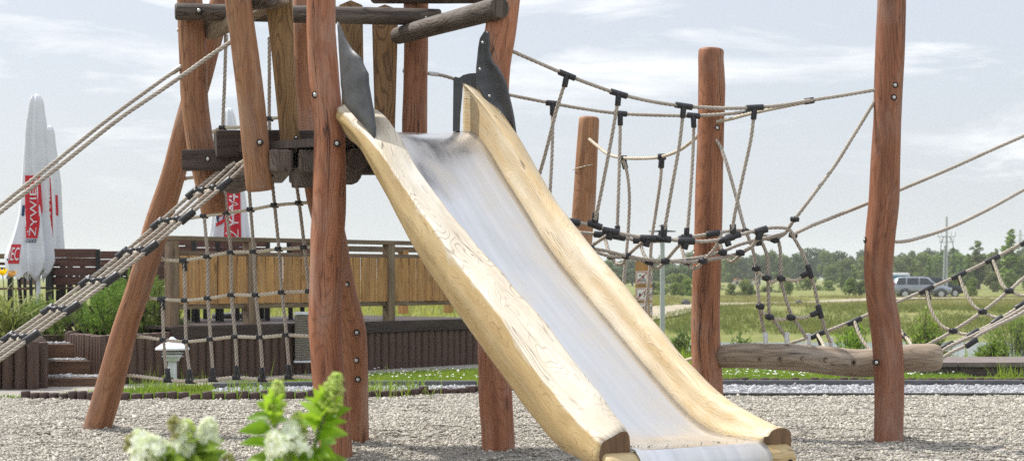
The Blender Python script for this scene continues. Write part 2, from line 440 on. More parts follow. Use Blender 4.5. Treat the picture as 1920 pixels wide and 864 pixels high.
M['hyd_leaf'] = foliage('hydrangea_leaf', (.19, .34, .025), .3, .5, .42)
M['hyd_young'] = foliage('hydrangea_young_leaf', (.34, .46, .075), .25, .5)
def petal_mat():
    m, T, out = newmat('cream_petal'); g = T.n('ShaderNodeNewGeometry').outputs['Random Per Island']
    c = T.mix(g, (.84, .90, .60), (.95, .95, .87)); p = T.n('ShaderNodeBsdfDiffuse', {'Color': c}); t = T.n('ShaderNodeBsdfTranslucent', {'Color': c})
    T.nt.links.new(T.n('ShaderNodeMixShader', {0: .5, 1: p.outputs[0], 2: t.outputs[0]}).outputs[0], out.inputs[0]); return m
M['petal'] = petal_mat()
M['bud'] = foliage('green_bud', (.58, .66, .25), .22, .5)
M['yellow'] = foliage('yellow_petal', (.78, .58, .05), .25, .3)
M['stem'] = plain('green_stem', (.17, .22, .06), .6)
M['leaf_mid'] = foliage('tree_leaf_mid', (.15, .22, .060), .4, .4)
M['leaf_dark'] = foliage('tree_leaf_dark', (.075, .128, .036), .4, .35)
M['leaf_pale'] = foliage('tree_leaf_pale', (.185, .255, .065), .4, .4)
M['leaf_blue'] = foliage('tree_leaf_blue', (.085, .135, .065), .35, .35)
M['bark'] = plain('bark', (.09, .065, .045), .95, 0, .4, 6, .6)
M['white_metal'] = plain('white_painted_metal', (.68, .70, .70), .4, 0, .06, 5, .05)
M['grey_metal'] = plain('galvanised_pole', (.42, .45, .45), .45, .3, .1, 5, .05)
M['dark_metal'] = plain('dark_metal', (.03, .031, .033), .4, .2, .3, 9, .05)
M['cloth'] = plain('white_parasol_cloth', (.71, .73, .75), .85, 0, .05, 6, .25)
M['red_print'] = plain('red_print', (.58, .022, .035), .8, 0, .08, 8)
M['navy_print'] = plain('navy_print', (.015, .040, .11), .8, 0, .1, 8)
M['white_print'] = plain('white_print', (.80, .79, .78), .8, 0, .04, 8)
M['wicker'] = None
def wicker():
    m, T, out = newmat('grey_wicker'); oc = T.n('ShaderNodeTexCoord').outputs['Object']
    w1 = T.n('ShaderNodeTexWave', {'Vector': oc, 'Scale': 18.0, 'Distortion': 4.0, 'Detail': 2.0}, bands_direction='Z').outputs[1]
    w2 = T.n('ShaderNodeTexWave', {'Vector': oc, 'Scale': 14.0, 'Distortion': 1.5}, bands_direction='X').outputs[1]
    c = T.mix(w1, (.10, .085, .06), (.40, .36, .28)); c = T.mix(T.mapr(w2, .3, 1, 0, .35), c, (.12, .10, .07))
    principled(T, out, c, .8, 0, T.bump(T.math('ADD', w1, w2), .8, .01)); return m
M['wicker'] = wicker()
M['carpaint'] = plain('grey_car_paint', (.33, .355, .39), .3, .5, .06, 3, .0)
M['glass'] = plain('dark_glass', (.03, .04, .05), .3, 0, .1, 2, .0)
M['tyre'] = plain('tyre_rubber', (.02, .02, .02), .8)
M['rim'] = plain('alloy_rim', (.55, .56, .57), .35, .7)
M['lampglass'] = plain('clear_lamp', (.62, .65, .67), .15)
M['redlamp'] = plain('red_lamp', (.45, .02, .015), .25)
M['roof'] = plain('terracotta_roof', (.52, .19, .10), .85, 0, .2, 2, .3)
M['plaster'] = plain('pale_plaster', (.62, .60, .54), .9)
M['teal'] = plain('teal_paint', (.03, .22, .30), .5)
M['signred'] = plain('sign_red', (.40, .02, .02), .5)
M['signdark'] = plain('sign_dark', (.03, .04, .06), .5)
M['signwhite'] = plain('sign_white', (.72, .72, .69), .5, 0, .05)
def water():
    m, T, out = newmat('pond_water'); oc = T.n('ShaderNodeTexCoord').outputs['Object']
    principled(T, out, (.10, .13, .13), .12, 0, T.bump(T.noise(T.mapping(oc, (1.5, 4, 1)), 1, 4), .25, .03)); return m
M['water'] = water()
# ---------------------------------------------------------------- ground
def sstep(a, b, x):
    t = min(1, max(0, (x - a) / (b - a))); return t * t * (3 - 2 * t)
def tz(x, y):
    m = sstep(-1.0, 5.0, x - max(0, y - 60) * .02)
    z = -.05
    if y > 18.9: z = -.05 - .12 * sstep(18.9, 40, y)
    pr = -.05 - 1.85 * sstep(19.3, 40, y) + 1.24 * sstep(60, 94, y) + .06 * sstep(90, 100, y)
    z = z * (1 - m) + pr * m
    if y > 25: z += .16 * mnoise.noise(Vector((x * .06, y * .05, 3))) * sstep(60, 85, y) + .05 * mnoise.noise(Vector((x * .4, y * .3, 1)))
    if y > 100: z += -.12 * sstep(100, 300, y)
    return z
xs = sorted(set([round(v, 2) for v in list(np.linspace(-30, 60, 121)) + list(np.linspace(-900, -30, 24)) + list(np.linspace(60, 900, 24))]))
ys = sorted(set([round(v, 2) for v in list(np.linspace(-20, 14, 6)) + list(np.linspace(14, 130, 150)) + list(np.linspace(130, 420, 36)) + list(np.linspace(420, 2500, 16))]))
mb = MB(); V = [(x, y, tz(x, y)) for y in ys for x in xs]; nx = len(xs)
Fs = [(j * nx + i, j * nx + i + 1, (j + 1) * nx + i + 1, (j + 1) * nx + i) for j in range(len(ys) - 1) for i in range(nx - 1)]
mb.add(V, Fs); tag(mb.build('terrain', M['field'], origin=(0, 0, 0)), kind='structure')

# gravel play area
EDGE = [G(px, py) for px, py in ((-900, 742), (-300, 743), (40, 747), (200, 752), (400, 750), (640, 747), (890, 737), (1000, 738), (1060, 742), (1400, 742), (1920, 742), (2800, 742))]
def edge_y(x):
    for a, b in zip(EDGE, EDGE[1:]):
        if a.x <= x <= b.x: return a.y + (b.y - a.y) * (x - a.x) / (b.x - a.x)
    return EDGE[0].y if x < EDGE[0].x else EDGE[-1].y
POST_FEET = []
_rd = random.Random(77)
DENTS = [(_rd.uniform(-4, 4.5), _rd.uniform(8, 14), _rd.uniform(.07, .16), _rd.uniform(.012, .030)) for _ in range(170)] + [(.85, 6.7, .45, .07), (2.6, 9.9, .30, .035), (1.9, 10.9, .28, .03), (-.5, 9.5, .30, .03)]
def gz(x, y):
    z = .022 * mnoise.noise(Vector((x * .7, y * .7, 0))) + .008 * mnoise.noise(Vector((x * 2.3, y * 2.3, 4)))
    for fx, fy in ((-.98, 9.3), (-.95, 10.22), (-.07, 9.7), (2.24, 10.13), (1.23, 10.67), (-2.73, 11.2)):
        d = (x - fx) ** 2 + (y - fy) ** 2; z += .026 * math.exp(-d / .03)
    for dx_, dy_, r_, h_ in DENTS:
        q = ((x - dx_) ** 2 + (y - dy_) ** 2) / (r_ * r_)
        if q < 5: z += h_ * (-math.exp(-q) + .55 * math.exp(-(q - 1.6) ** 2))
    return z
mb = MB(); gx = np.linspace(-7, 8, 220); V = []; m_ = 150
for x in gx:
    e = edge_y(x)
    for j in range(m_ + 1):
        y = -2 + (e + 2) * j / m_; V.append((x, y, gz(x, y)))
mb.add(V, [(i * (m_ + 1) + j, (i + 1) * (m_ + 1) + j, (i + 1) * (m_ + 1) + j + 1, i * (m_ + 1) + j + 1) for i in range(219) for j in range(m_)])
tag(mb.build('gravel_ground', M['gravel_bed'], origin=(0, 0, 0)), kind='structure')
def stones(name, pts, size, mat, flat=.6):
    n = len(pts)
    base = np.array([(1, 0, 0), (-1, 0, 0), (0, 1, 0), (0, -1, 0), (0, 0, 1), (0, 0, -1)], float)
    tri = np.array([(0, 2, 4), (2, 1, 4), (1, 3, 4), (3, 0, 4), (2, 0, 5), (1, 2, 5), (3, 1, 5), (0, 3, 5)])
    q = RNG.normal(size=(n, 4)); q /= np.linalg.norm(q, axis=1)[:, None]
    w, x, y, z = q.T
    Rm = np.stack([1 - 2 * (y * y + z * z), 2 * (x * y - z * w), 2 * (x * z + y * w), 2 * (x * y + z * w), 1 - 2 * (x * x + z * z), 2 * (y * z - x * w), 2 * (x * z - y * w), 2 * (y * z + x * w), 1 - 2 * (x * x + y * y)], 1).reshape(n, 3, 3)
    loc = base[None] * RNG.uniform(.55, 1.2, (n, 6, 1)) * RNG.uniform(.6, 1.25, (n, 1, 3)) + RNG.normal(0, .12, (n, 6, 3))
    loc = np.einsum('nij,nkj->nki', Rm, loc) * (size * RNG.lognormal(0, .42, n))[:, None, None]
    loc[:, :, 2] *= flat
    Vv = (loc + pts[:, None, :]).reshape(-1, 3)
    Fi = (tri[None] + (np.arange(n) * 6)[:, None, None]).reshape(-1, 3)
    o = link_mesh(name, scatter_mesh(name, Vv, Fi, mat)); return tag(o, kind='stuff')
def gz_np(x, y): return np.array([gz(a, b) for a, b in zip(x, y)])
n = 250000
y = 7.6 + (14.9 - 7.6) * RNG.random(n) ** .92; x = (RNG.random(n) * 2 - 1) * (.31 * y + .5)
keep = y < np.interp(x, [p.x for p in EDGE], [p.y for p in EDGE]) - .01
x, y = x[keep], y[keep]
gxx, gyy = np.linspace(-6, 6, 240), np.linspace(7, 15, 160)
GZ = np.array([[gz(a, b) for b in gyy] for a in gxx])
zi = GZ[np.clip(((x + 6) / 12 * 239).astype(int), 0, 239), np.clip(((y - 7) / 8 * 159).astype(int), 0, 159)]
stones('gravel', np.stack([x, y, zi + .004], 1), .0079, M['gravel'], .7)

# lawn sheet, white drain, kerbs, path
mb = MB(); lx = np.linspace(-14, 16, 61); V = []
for x in lx:
    e = edge_y(x) - .05
    for j in range(13): V.append((x, e + (19.2 - e) * j / 12, -.004 - (.08 if j == 12 else 0)))
mb.add(V, [(i * 13 + j, (i + 1) * 13 + j, (i + 1) * 13 + j + 1, i * 13 + j + 1) for i in range(60) for j in range(12)])
tag(mb.build('lawn_ground', M['lawn'], origin=(0, 0, 0)), kind='structure')
D0 = [G(395, 737), G(640, 736), G(895, 735), G(1060, 740), G(1400, 740), G(1920, 740), G(2800, 740)]
D1 = [G(395, 730), G(640, 725.5), G(895, 725), G(1060, 725), G(1400, 724), G(1920, 724), G(2800, 724)]
mb = MB()
for i in range(len(D0) - 1): sheet(mb, [D0[i] + Vector((0, 0, .004)), D0[i + 1] + Vector((0, 0, .004)), D1[i + 1] + Vector((0, 0, .004)), D1[i] + Vector((0, 0, .004))])
tag(mb.build('drain_strip_ground', M['white_bed'], origin=(0, 0, 0)), kind='structure')
def ip(L, x): return np.interp(x, [p.x for p in L], [p.y for p in L])
n = 26000; x = RNG.uniform(D0[0].x, 7, n); a, b = ip(D0, x), ip(D1, x); y = a + (b - a) * RNG.random(n)
stones('white_pebbles', np.stack([x, y, .002 + .010 * RNG.random(n)], 1), .0135, M['whitestone'], .7)
def kerb(name, pts, w, h, mat, seg=1.0, label=None):
    mb = MB()
    for a, b in zip(pts, pts[1:]):
        L = (b - a).length; k = max(1, int(L / seg))
        for i in range(k):
            p, q = a.lerp(b, i / k), a.lerp(b, (i + 1) / k); d = (q - p).normalized() * .006
            bar(mb, p + d + Vector((0, 0, h / 2 - .04)), q - d + Vector((0, 0, h / 2 - .04)), w, h + .08, .008)
    o = mb.build(name, mat); tag(o, kind='structure'); return o
def off(p, dy): return Vector((p.x, p.y + dy, p.z))
kerb('drain_kerb', [off(p, .06) for p in D1], .08, .055, M['concrete'])
kerb('drain_edge_kerb', [off(D0[i], -.05) for i in range(3, 7)], .05, .022, M['darkkerb'])
PW = [(-900, 744), (-200, 745), (40, 745.5), (120, 742), (215, 735), (300, 730), (500, 716), (640, 706), (890, 694), (1000, 689)]
PB = [(-900, 726), (-200, 727), (40, 727), (120, 725), (215, 722), (300, 718.5), (500, 706), (640, 698), (890, 683.5), (1000, 679)]
mb = MB()
for i in range(len(PW) - 1):
    q = [G(*PW[i]), G(*PW[i + 1]), G(*PB[i + 1]), G(*PB[i])]
    sheet(mb, [p + Vector((0, 0, .008)) for p in q])
tag(mb.build('garden_path', M['paving'], origin=(0, 0, 0)), kind='structure')
pp = [G(*q) for q in PW]

# short stake edging round the lawn
def edging(name, pts, label, hmax=.07, r=.045):
    mb = MB(); cur = 0
    for a, b in zip(pts, pts[1:]):
        L = (b - a).length; k = int(L / (r * 1.95))
        for i in range(k):
            p = a.lerp(b, (i + .5) / k); h = hmax * random.uniform(.7, 1.15)
            tube(mb, [p + Vector((0, 0, -.05)), p + Vector((random.uniform(-.004, .004), 0, h))], r * random.uniform(.9, 1.02), 10, bev=.01, mi=0)
    o = mb.build(name, M['stake']); tag(o, label, 'edging'); return o
edging('stake_edging', [G(px, py) for px, py in ((40, 747), (200, 752), (400, 750), (640, 747), (890, 737), (1000, 735))], 'low dark stake edging between the gravel and the narrow lawn by the path')
edging('stake_edging', [G(px, py) for px, py in ((1330, 714.5), (1500, 714.5), (1700, 714.5), (1920, 714.5), (2400, 714.5))], 'low dark stake edging along the daisy lawn behind the white pebble strip', .035)

# grass blades
def blades(name, pts, h, w, mat, lean=.35):
    n = len(pts); a = RNG.uniform(0, 2 * np.pi, n); hh = h * RNG.lognormal(0, .3, n)
    d = np.stack([np.cos(a), np.sin(a), np.zeros(n)], 1) * (w * RNG.uniform(.7, 1.3, n))[:, None]
    la = RNG.uniform(0, 2 * np.pi, n); ln = np.abs(RNG.normal(0, lean, n))
    tip = np.stack([np.cos(la) * ln * hh, np.sin(la) * ln * hh, hh], 1)
    mid = tip * .55; mid[:, 2] *= 1.12
    Vv = np.stack([pts - d, pts + d, pts + mid + d * .7, pts + mid - d * .7, pts + tip], 1).reshape(-1, 3)
    b = np.arange(n)[:, None] * 5
    Fi = np.concatenate([b + np.array([[0, 1, 2]]), b + np.array([[0, 2, 3]]), b + np.array([[3, 2, 4]])], 1).reshape(-1, 3)
    return tag(link_mesh(name, scatter_mesh(name, Vv, Fi, mat)), kind='stuff')
def in_path(x, y):
    lo = np.interp(x, [G(*q).x for q in PW], [G(*q).y for q in PW]); hi = np.interp(x, [G(*q).x for q in PB], [G(*q).y for q in PB])
    return (y > lo) & (y < hi + 3) & (x < G(1000, 689).x + .3)
n = 400000; y = RNG.uniform(13.2, 19.3, n); x = (RNG.random(n) * 2 - 1) * (.31 * y + .4)
e = np.interp(x, [p.x for p in EDGE], [p.y for p in EDGE]); d0, d1 = ip(D0, x), ip(D1, x)
drain = (x > D0[0].x - .05) & (y > d0 - .1) & (y < d1 + .12)
rightdrain = (x > G(1030, 740).x) & (y < d1 + .12)
lowedge = (x > G(1330, 714.5).x) & (y < G(1330, 714.5).y + .02)
walls = (x > 1.9) & (y > 16.75)
keep = (y > e + .03) & ~drain & ~rightdrain & ~in_path(x, y) & ~lowedge & ~((x > 4.55) & (y > 16.7))
clump = np.array([mnoise.noise(Vector((a * 1.6, b * 1.2, 0))) for a, b in zip(x[keep], y[keep])])
x, y = x[keep], y[keep]
k2 = RNG.random(len(x)) < (1.0 + clump * .8)
blades('lawn_grass', np.stack([x[k2], y[k2], np.full(k2.sum(), -.01)], 1), .036, .005, M['grass'], .5)
# taller unmown tufts at the edges
t = RNG.random(900); cx = np.array([random.choice((-3.0, -2.85, -3.15, -2.2, -1.2, -.9, 5.5, 4.9)) for _ in range(900)]) + RNG.normal(0, .12, 900)
cy = np.where(cx < 0, 14.6 + RNG.normal(0, .25, 900), 16.7 + RNG.normal(0, .05, 900))
blades('tall_grass', np.stack([cx, cy, np.zeros(900)], 1), .12, .004, M['grass'], .5)
# daisies on the lawn to the right
mb = MB()
for i in range(420):
    px = random.choice((random.uniform(1345, 1640), random.uniform(1345, 1640), random.uniform(640, 900), random.uniform(1700, 1920)))
    py = random.uniform(692, 711) if px > 1000 else random.uniform(697, 716)
    p = G(px, py)
    if p.x > 4.5 and p.y > 16.6: continue
    p.z = random.uniform(.035, .06)
    a = random.uniform(0, 6.28); r = random.uniform(.010, .017)
    mb.add([p + Vector((math.cos(a + k * 1.047) * r, math.sin(a + k * 1.047) * r, random.uniform(-.004, .004))) for k in range(6)], [(0, 1, 2, 3, 4, 5)])
tag(mb.build('daisies', M['white_print'], origin=(0, 0, 0)), kind='stuff')

# pond and sandy track
mb = MB(); sheet(mb, [(1, 36, -1.5), (120, 36, -1.5), (120, 66, -1.5), (1, 66, -1.5)])
tag(mb.build('pond_water', M['water'], origin=(0, 0, 0)), kind='structure')
def track(name, pts, w, lift=.05):
    mb = MB(); path = catmull([Vector(p) for p in pts], 1.2); V = []
    for i, p in enumerate(path):
        d = (path[min(i + 1, len(path) - 1)] - path[max(i - 1, 0)]); d.z = 0; d.normalize(); nrm = Vector((-d.y, d.x, 0))
        for k in range(7):
            q = p + nrm * (w * (k / 6 - .5) * (1 + .25 * mnoise.noise(Vector((i * .3, k * 9, 2)))))
            V.append((q.x, q.y, tz(q.x, q.y) + lift))
    mb.add(V, [(i * 7 + k, i * 7 + k + 1, i * 7 + k + 8, i * 7 + k + 7) for i in range(len(path) - 1) for k in range(6)])
    tag(mb.build(name, M['dirt'], origin=(0, 0, 0)), kind='structure')
track('sandy_track', [(3.5, 78, 0), (6.5, 84, 0), (9.5, 92, 0), (14, 101, 0), (22, 113, 0), (34, 126, 0), (60, 128, 0)], 3.2, .10)
# meadow tufts over the bank
def tuft_field(name, n, x0, x1, y0, y1, h, w, mat, per=5, power=1.0, noclump=False):
    cy = y0 + (y1 - y0) * RNG.random(n) ** power; f = cy / 3200
    cx = np.clip(RNG.uniform(x0 - 960, x1 - 960, n) * f, -40, 80)
    dens = np.array([mnoise.noise(Vector((a * .25, b * .16, 7))) for a, b in zip(cx, cy)])
    keep = RNG.random(n) < .5 + 1.1 * dens; cx, cy = cx[keep], cy[keep]
    cx = np.repeat(cx, per) + RNG.normal(0, .12, len(cx) * per); cy = np.repeat(cy, per) + RNG.normal(0, .12, len(cy) * per)
    cz = np.array([tz(a, b) for a, b in zip(cx, cy)])
    ok = cz > -1.49
    trk = np.abs(cy - np.interp(cx, [3.5, 6.5, 9.5, 14, 22, 34, 60], [78, 84, 92, 101, 113, 126, 128])) < np.where(cx < 34, 2.2, 2.0)
    ok &= ~trk
    return blades(name, np.stack([cx[ok], cy[ok], cz[ok]], 1), h, w, mat, .5)
tuft_field('meadow_grass', 15000, 1100, 2050, 90, 140, .15, .018, M['drygrass'], 5)
tuft_field('bank_grass', 17000, 1100, 2050, 60, 93, .20, .016, M['bankgrass'], 5)
tuft_field('bank_grass', 3500, 1200, 2050, 19.5, 36, .16, .008, M['grass'], 4)
tuft_field('pond_reeds', 1600, 1150, 2050, 60.5, 64, .7, .02, M['grass'], 5)
tuft_field('far_meadow_grass', 9000, 300, 1250, 24, 120, .25, .02, M['drygrass'], 4)
# ---------------------------------------------------------------- climbing tower
def post_profile(prof, Y, step=.06):
    """prof rows: (photo row, left column, right column) of a round post whose axis lies at depth Y"""
    pts = []; rad = []
    Yf = Y if callable(Y) else (lambda py: Y)
    for py, xl, xr in prof:
        y = Yf(py); pts.append(P((xl + xr) / 2, py, y)); rad.append((xr - xl) / 2 * y / F)
    return catmull(pts, step, rad)
def post(name, prof, Y, mat, parent=None, seed=1.0, lump=.06, bev=.0, n=24, capmi=None):
    path, rad = post_profile(prof, Y); mb = MB()
    tube(mb, path, rad, n, lump=lump, seed=seed, bev=bev)
    return mb.build(name, mat, parent)
tower = thing('climbing_tower', 'tall red-brown log climbing tower with plank platform and cross beams above the slide', 'climbing tower', (-.6, 9.9, 0))
POSTS = {}
def tpost(prof, Y, seed, mat='red', **k):
    return post('post', prof, Y, M[mat], tower, seed, **k)
P1 = tpost([(-45, 574, 628), (-20, 575, 629), (60, 575, 629), (100, 577, 632), (180, 582, 640), (240, 589, 646), (300, 588, 648), (400, 585, 648), (450, 582, 645), (520, 581, 642), (560, 580, 641), (600, 578, 641), (660, 582, 643), (732, 588, 649), (790, 594, 656), (864, 601, 662), (885, 602, 664)], 9.30, 1)
P2 = tpost([(-45, 548, 592), (-20, 549, 591), (120, 551, 592), (240, 560, 603), (350, 571, 615), (430, 588, 645), (520, 600, 662), (575, 618, 675), (620, 630, 686), (700, 637, 690), (780, 640, 691), (833, 641, 691), (850, 641, 691)], lambda py: 10.22 + .23 * min(1, max(0, (430 - py) / 300)), 5)
P3 = tpost([(-45, 920, 979), (-20, 918, 977), (60, 908, 967), (150, 896, 955), (300, 892, 951), (500, 893, 952), (640, 896, 954), (740, 897, 961), (800, 902, 964), (848, 904, 966), (870, 904, 967)], 9.70, 9)
P4 = tpost([(-45, 757, 805), (0, 757, 804), (60, 758, 803), (150, 756, 802), (245, 754, 801), (330, 755, 802), (395, 757, 801)], 10.6, 13)
A = tpost([(-45, 330, 376), (-20, 331, 378), (50, 334, 384), (125, 337, 389), (200, 340, 391), (280, 352, 402), (325, 362, 412), (375, 373, 422), (400, 377, 423)], 10.2, 17, bev=.012, mat='brown')
B = tpost([(-45, 417, 467), (-20, 420, 470), (0, 422, 471), (100, 435, 485), (200, 446, 497), (300, 456, 507), (330, 459, 510), (358, 462, 513)], 9.6, 21, bev=.014, mat='brown')
# slanted support with its foot in the gravel
lean = post('support_post', [(-60, 412, 450), (60, 378, 420), (150, 352, 396), (230, 328, 373), (330, 302, 347), (430, 269, 317), (500, 249, 296), (560, 231, 277), (600, 217, 263), (660, 198, 247), (730, 178, 230), (806, 155, 207), (822, 150, 203)],
            lambda py: 10.65 + .55 * min(1, max(0, py / 806)), M['brown'], tower, 30, .05)

def beam_log(a, b, ra, rb, mat, parent, seed=0, n=14, lump=.05, bev=.012, name='beam', squash=None):
    a, b = Vector(a), Vector(b); k = 16
    path = [a.lerp(b, i / k) for i in range(k + 1)]; mb = MB()
    tube(mb, path, [ra + (rb - ra) * i / k for i in range(k + 1)], n, lump=lump, seed=seed, bev=bev)
    return mb.build(name, mat, parent)
# rails under the roof
beam_log(P(328, 22, 10.03), P(826, 33, 10.44), .050, .052, M['greywood'], tower, 3)
beam_log(P(744, 68, 10.50), P(938, 15, 9.55), .052, .066, M['greywood'], tower, 6)
mb = MB(); bar(mb, P(390, 56, 10.28), P(530, -14, 9.72), .085, .125, .012); mb.build('beam', M['log'], tower)
beam_log(P(470, 4, 9.75), P(512, -3, 9.60), .05, .05, M['greywood'], tower, 8)
beam_log(P(700, -3, 10.72), P(960, -4, 10.0), .035, .035, M['darkbeam'], tower, 4)
# platform frame
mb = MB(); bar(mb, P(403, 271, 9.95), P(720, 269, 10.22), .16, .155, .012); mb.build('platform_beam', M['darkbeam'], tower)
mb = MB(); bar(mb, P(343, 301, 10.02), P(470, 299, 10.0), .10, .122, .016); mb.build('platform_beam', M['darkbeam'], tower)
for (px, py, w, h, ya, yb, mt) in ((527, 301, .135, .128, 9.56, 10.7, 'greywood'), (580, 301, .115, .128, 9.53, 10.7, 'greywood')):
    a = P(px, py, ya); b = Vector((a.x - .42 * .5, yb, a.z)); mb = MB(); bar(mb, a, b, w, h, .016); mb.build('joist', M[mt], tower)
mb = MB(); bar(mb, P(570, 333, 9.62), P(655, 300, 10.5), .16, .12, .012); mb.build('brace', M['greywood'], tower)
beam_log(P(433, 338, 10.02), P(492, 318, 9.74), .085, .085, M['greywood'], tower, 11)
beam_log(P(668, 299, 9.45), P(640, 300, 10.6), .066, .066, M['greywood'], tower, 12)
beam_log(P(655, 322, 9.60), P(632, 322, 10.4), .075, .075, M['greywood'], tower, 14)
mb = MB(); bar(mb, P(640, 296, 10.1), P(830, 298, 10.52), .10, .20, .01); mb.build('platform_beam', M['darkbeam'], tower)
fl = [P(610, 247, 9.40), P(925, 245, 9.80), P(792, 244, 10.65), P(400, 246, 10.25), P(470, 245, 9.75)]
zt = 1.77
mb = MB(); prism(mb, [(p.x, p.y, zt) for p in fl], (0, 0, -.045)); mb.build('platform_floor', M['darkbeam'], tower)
# upright planks, pointed tops and feet
def plank(prof, Y, th, mat, tip_top=0, tip_bot=0):
    L = [P(xl, py, Y) for py, xl, xr in prof]; Rr = [P(xr, py, Y) for py, xl, xr in prof]
    top = [(L[0] + Rr[0]) / 2 + Vector((0, 0, tip_top))] if tip_top else []
    bot = [(L[-1] + Rr[-1]) / 2 - Vector((0, 0, tip_bot))] if tip_bot else []
    poly = top + Rr + bot + L[::-1]; mb = MB(); prism(mb, poly, (0, th, 0)); return mb.build('plank', M[mat], tower)
plank([(-45, 495, 545), (0, 497, 547), (100, 509, 550), (200, 519, 555), (284, 527, 563)], 9.83, .05, 'plank')
plank([(10, 636, 679), (140, 640, 681), (250, 642, 680), (318, 668, 688)], 10.56, .035, 'plank', .03, .03)
plank([(18, 697, 746), (100, 699, 744), (240, 703, 740), (335, 706, 728)], 10.60, .035, 'plank', .03, .03)
def bolt(px, py, Y, parent, r=.012, d=(0, -1, 0)):
    c = P(px, py, Y); mb = MB(); D = Vector(d).normalized(); rot = axes(D, (0.01, 0, 1))
    tube(mb, [c - D * .03, c + D * .004], r * 1.5, 12, mi=1)
    ball(mb, c + D * .005, r, .55, .95, .95, 10, 7, rot, 0)
    return mb.build('bolt', [M['bolt'], M['hole']], parent)
for px, py, Y in ((632, 269, 9.207), (591, 178, 9.235), (487, 267, 9.525), (373, 20, 9.975), (798, 33, 10.375), (390, 298, 9.965), (650, 533, 10.147), (669, 623, 10.133), (671, 711, 10.133), (538, 270, 9.828), (555, 258, 9.828), (668, 675, 10.14)):
    bolt(px, py, Y, tower, .0125 if (px, py) not in ((538, 270), (555, 258)) else .008)
bolt(758, 133, 10.6, tower, .012, (-1, -.3, 0)); bolt(335, 57, 10.2, tower, .012, (-1, -.2, 0))

# ---------------------------------------------------------------- slide
slide = thing('slide', 'steel slide between thick carved log side rails running down from the tower to the gravel', 'slide', (.5, 8.3, 0))
R0 = Vector((-.278, 9.66, 0)); SV = Vector((1.335, -2.39, 0)); SN = Vector((-.873, -.488, 0)); SW = .65
def s_t(px, offv):
    q = (px - 960) / F; A0 = R0 + SN * offv
    return (q * A0.y - A0.x) / (SV.x - q * SV.y)
def s_curve(pts, offv):
    out = []
    for px, py in pts:
        if callable(offv):
            t = .3
            for _ in range(12): t = s_t(px, offv(t))
            o_ = offv(t); Y = (R0 + SN * o_ + SV * t).y; out.append((t, CH - (py - H0) * Y / F)); continue
        t = s_t(px, offv); Y = (R0 + SN * offv + SV * t).y; out.append((t, CH - (py - H0) * Y / F))
    out.sort(); return out
def ev(c, t):
    xs_, zs_ = [a for a, b in c], [b for a, b in c]
    if t < xs_[0]: return zs_[0] + (zs_[1] - zs_[0]) / (xs_[1] - xs_[0]) * (t - xs_[0]) * .6
    if t > xs_[-1]: return zs_[-1] + (zs_[-1] - zs_[-2]) / (xs_[-1] - xs_[-2]) * (t - xs_[-1]) * .6
    return float(np.interp(t, xs_, zs_))
def smoothc(c, t, w=.03): return sum(ev(c, t + d * w) for d in (-1.5, -1, -.5, 0, .5, 1, 1.5)) / 7
def RTO(t): return -.004 - .096 * sstep(-.02, .30, t)
cz_ = s_curve([(868, 246), (888, 250), (908, 272), (942, 330), (985, 398), (1020, 455), (1060, 510), (1110, 570), (1160, 630), (1210, 690), (1260, 748), (1295, 785), (1330, 811), (1370, 822), (1425, 829)], 0)
lb_ = s_curve([(640, 235), (660, 255), (690, 300), (715, 350), (740, 402), (780, 462), (830, 532), (880, 592), (920, 652), (965, 712), (1005, 772), (1040, 822), (1080, 862), (1130, 885)], SW + .15)
lr_ = s_curve([(640, 205), (660, 228), (700, 265), (725, 302), (755, 345), (790, 398), (840, 462), (875, 515), (930, 578), (965, 635), (1010, 700), (1050, 750), (1090, 797), (1132, 835)], SW + .15)
li_ = s_curve([(690, 195), (706, 206), (740, 232), (765, 288), (800, 340), (840, 395), (900, 465), (960, 535), (1010, 592), (1060, 658), (1110, 720), (1160, 776), (1181, 812)], SW + .012)
rt_ = s_curve([(862, 148), (885, 170), (930, 222), (970, 278), (1010, 340), (1060, 410), (1110, 470), (1160, 528), (1200, 578), (1240, 628), (1280, 672), (1310, 708), (1350, 744), (1380, 758), (1420, 778), (1446, 800)], RTO)
def SP(t, offv, z): q = R0 + SV * t + SN * offv; return Vector((q.x, q.y, z))
NT_ = 110
# chute
mb = MB(); V = []; us = []; nc = 19
ts = list(np.linspace(-.10, 1.0, NT_))
for i, t in enumerate(ts):
    for k in range(nc):
        u = k / (nc - 1); zc = smoothc(cz_, max(t, .0), .012) if t > 0 else smoothc(cz_, 0, .012)
        zc += .006 * abs(2 * u - 1) ** 9 - .024 * (1 - (2 * u - 1) ** 2) * (1 - sstep(.86, .985, t))
        V.append(SP(t, -.004 + (SW + .008) * u, zc)); us.append((u * SW, t * 3.0))
lz = smoothc(cz_, 1.0, .012); lr = .082; lc = SP(1.0, SW / 2, 0); LD = SV.normalized()
sheet_end = []
for j in range(1, 9):
    a = j / 8 * 2.0
    for k in range(nc):
        u = k / (nc - 1); q = SP(1.0, -.004 + (SW + .008) * u, lz + .006 * abs(2 * u - 1) ** 9 * max(0, 1 - j / 2))
        q = q + LD * (lr * math.sin(a)) + Vector((0, 0, -lr * (1 - math.cos(a)))); V.append(q); us.append((u * SW, 3.0 + a * lr))
nr = len(V) // nc
Fs = [(i * nc + k, (i + 1) * nc + k, (i + 1) * nc + k + 1, i * nc + k + 1) for i in range(nr - 1) for k in range(nc - 1)]
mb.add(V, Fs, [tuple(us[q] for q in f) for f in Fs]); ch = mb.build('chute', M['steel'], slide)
so = ch.modifiers.new('thickness', 'SOLIDIFY'); so.thickness = .004; so.offset = 0
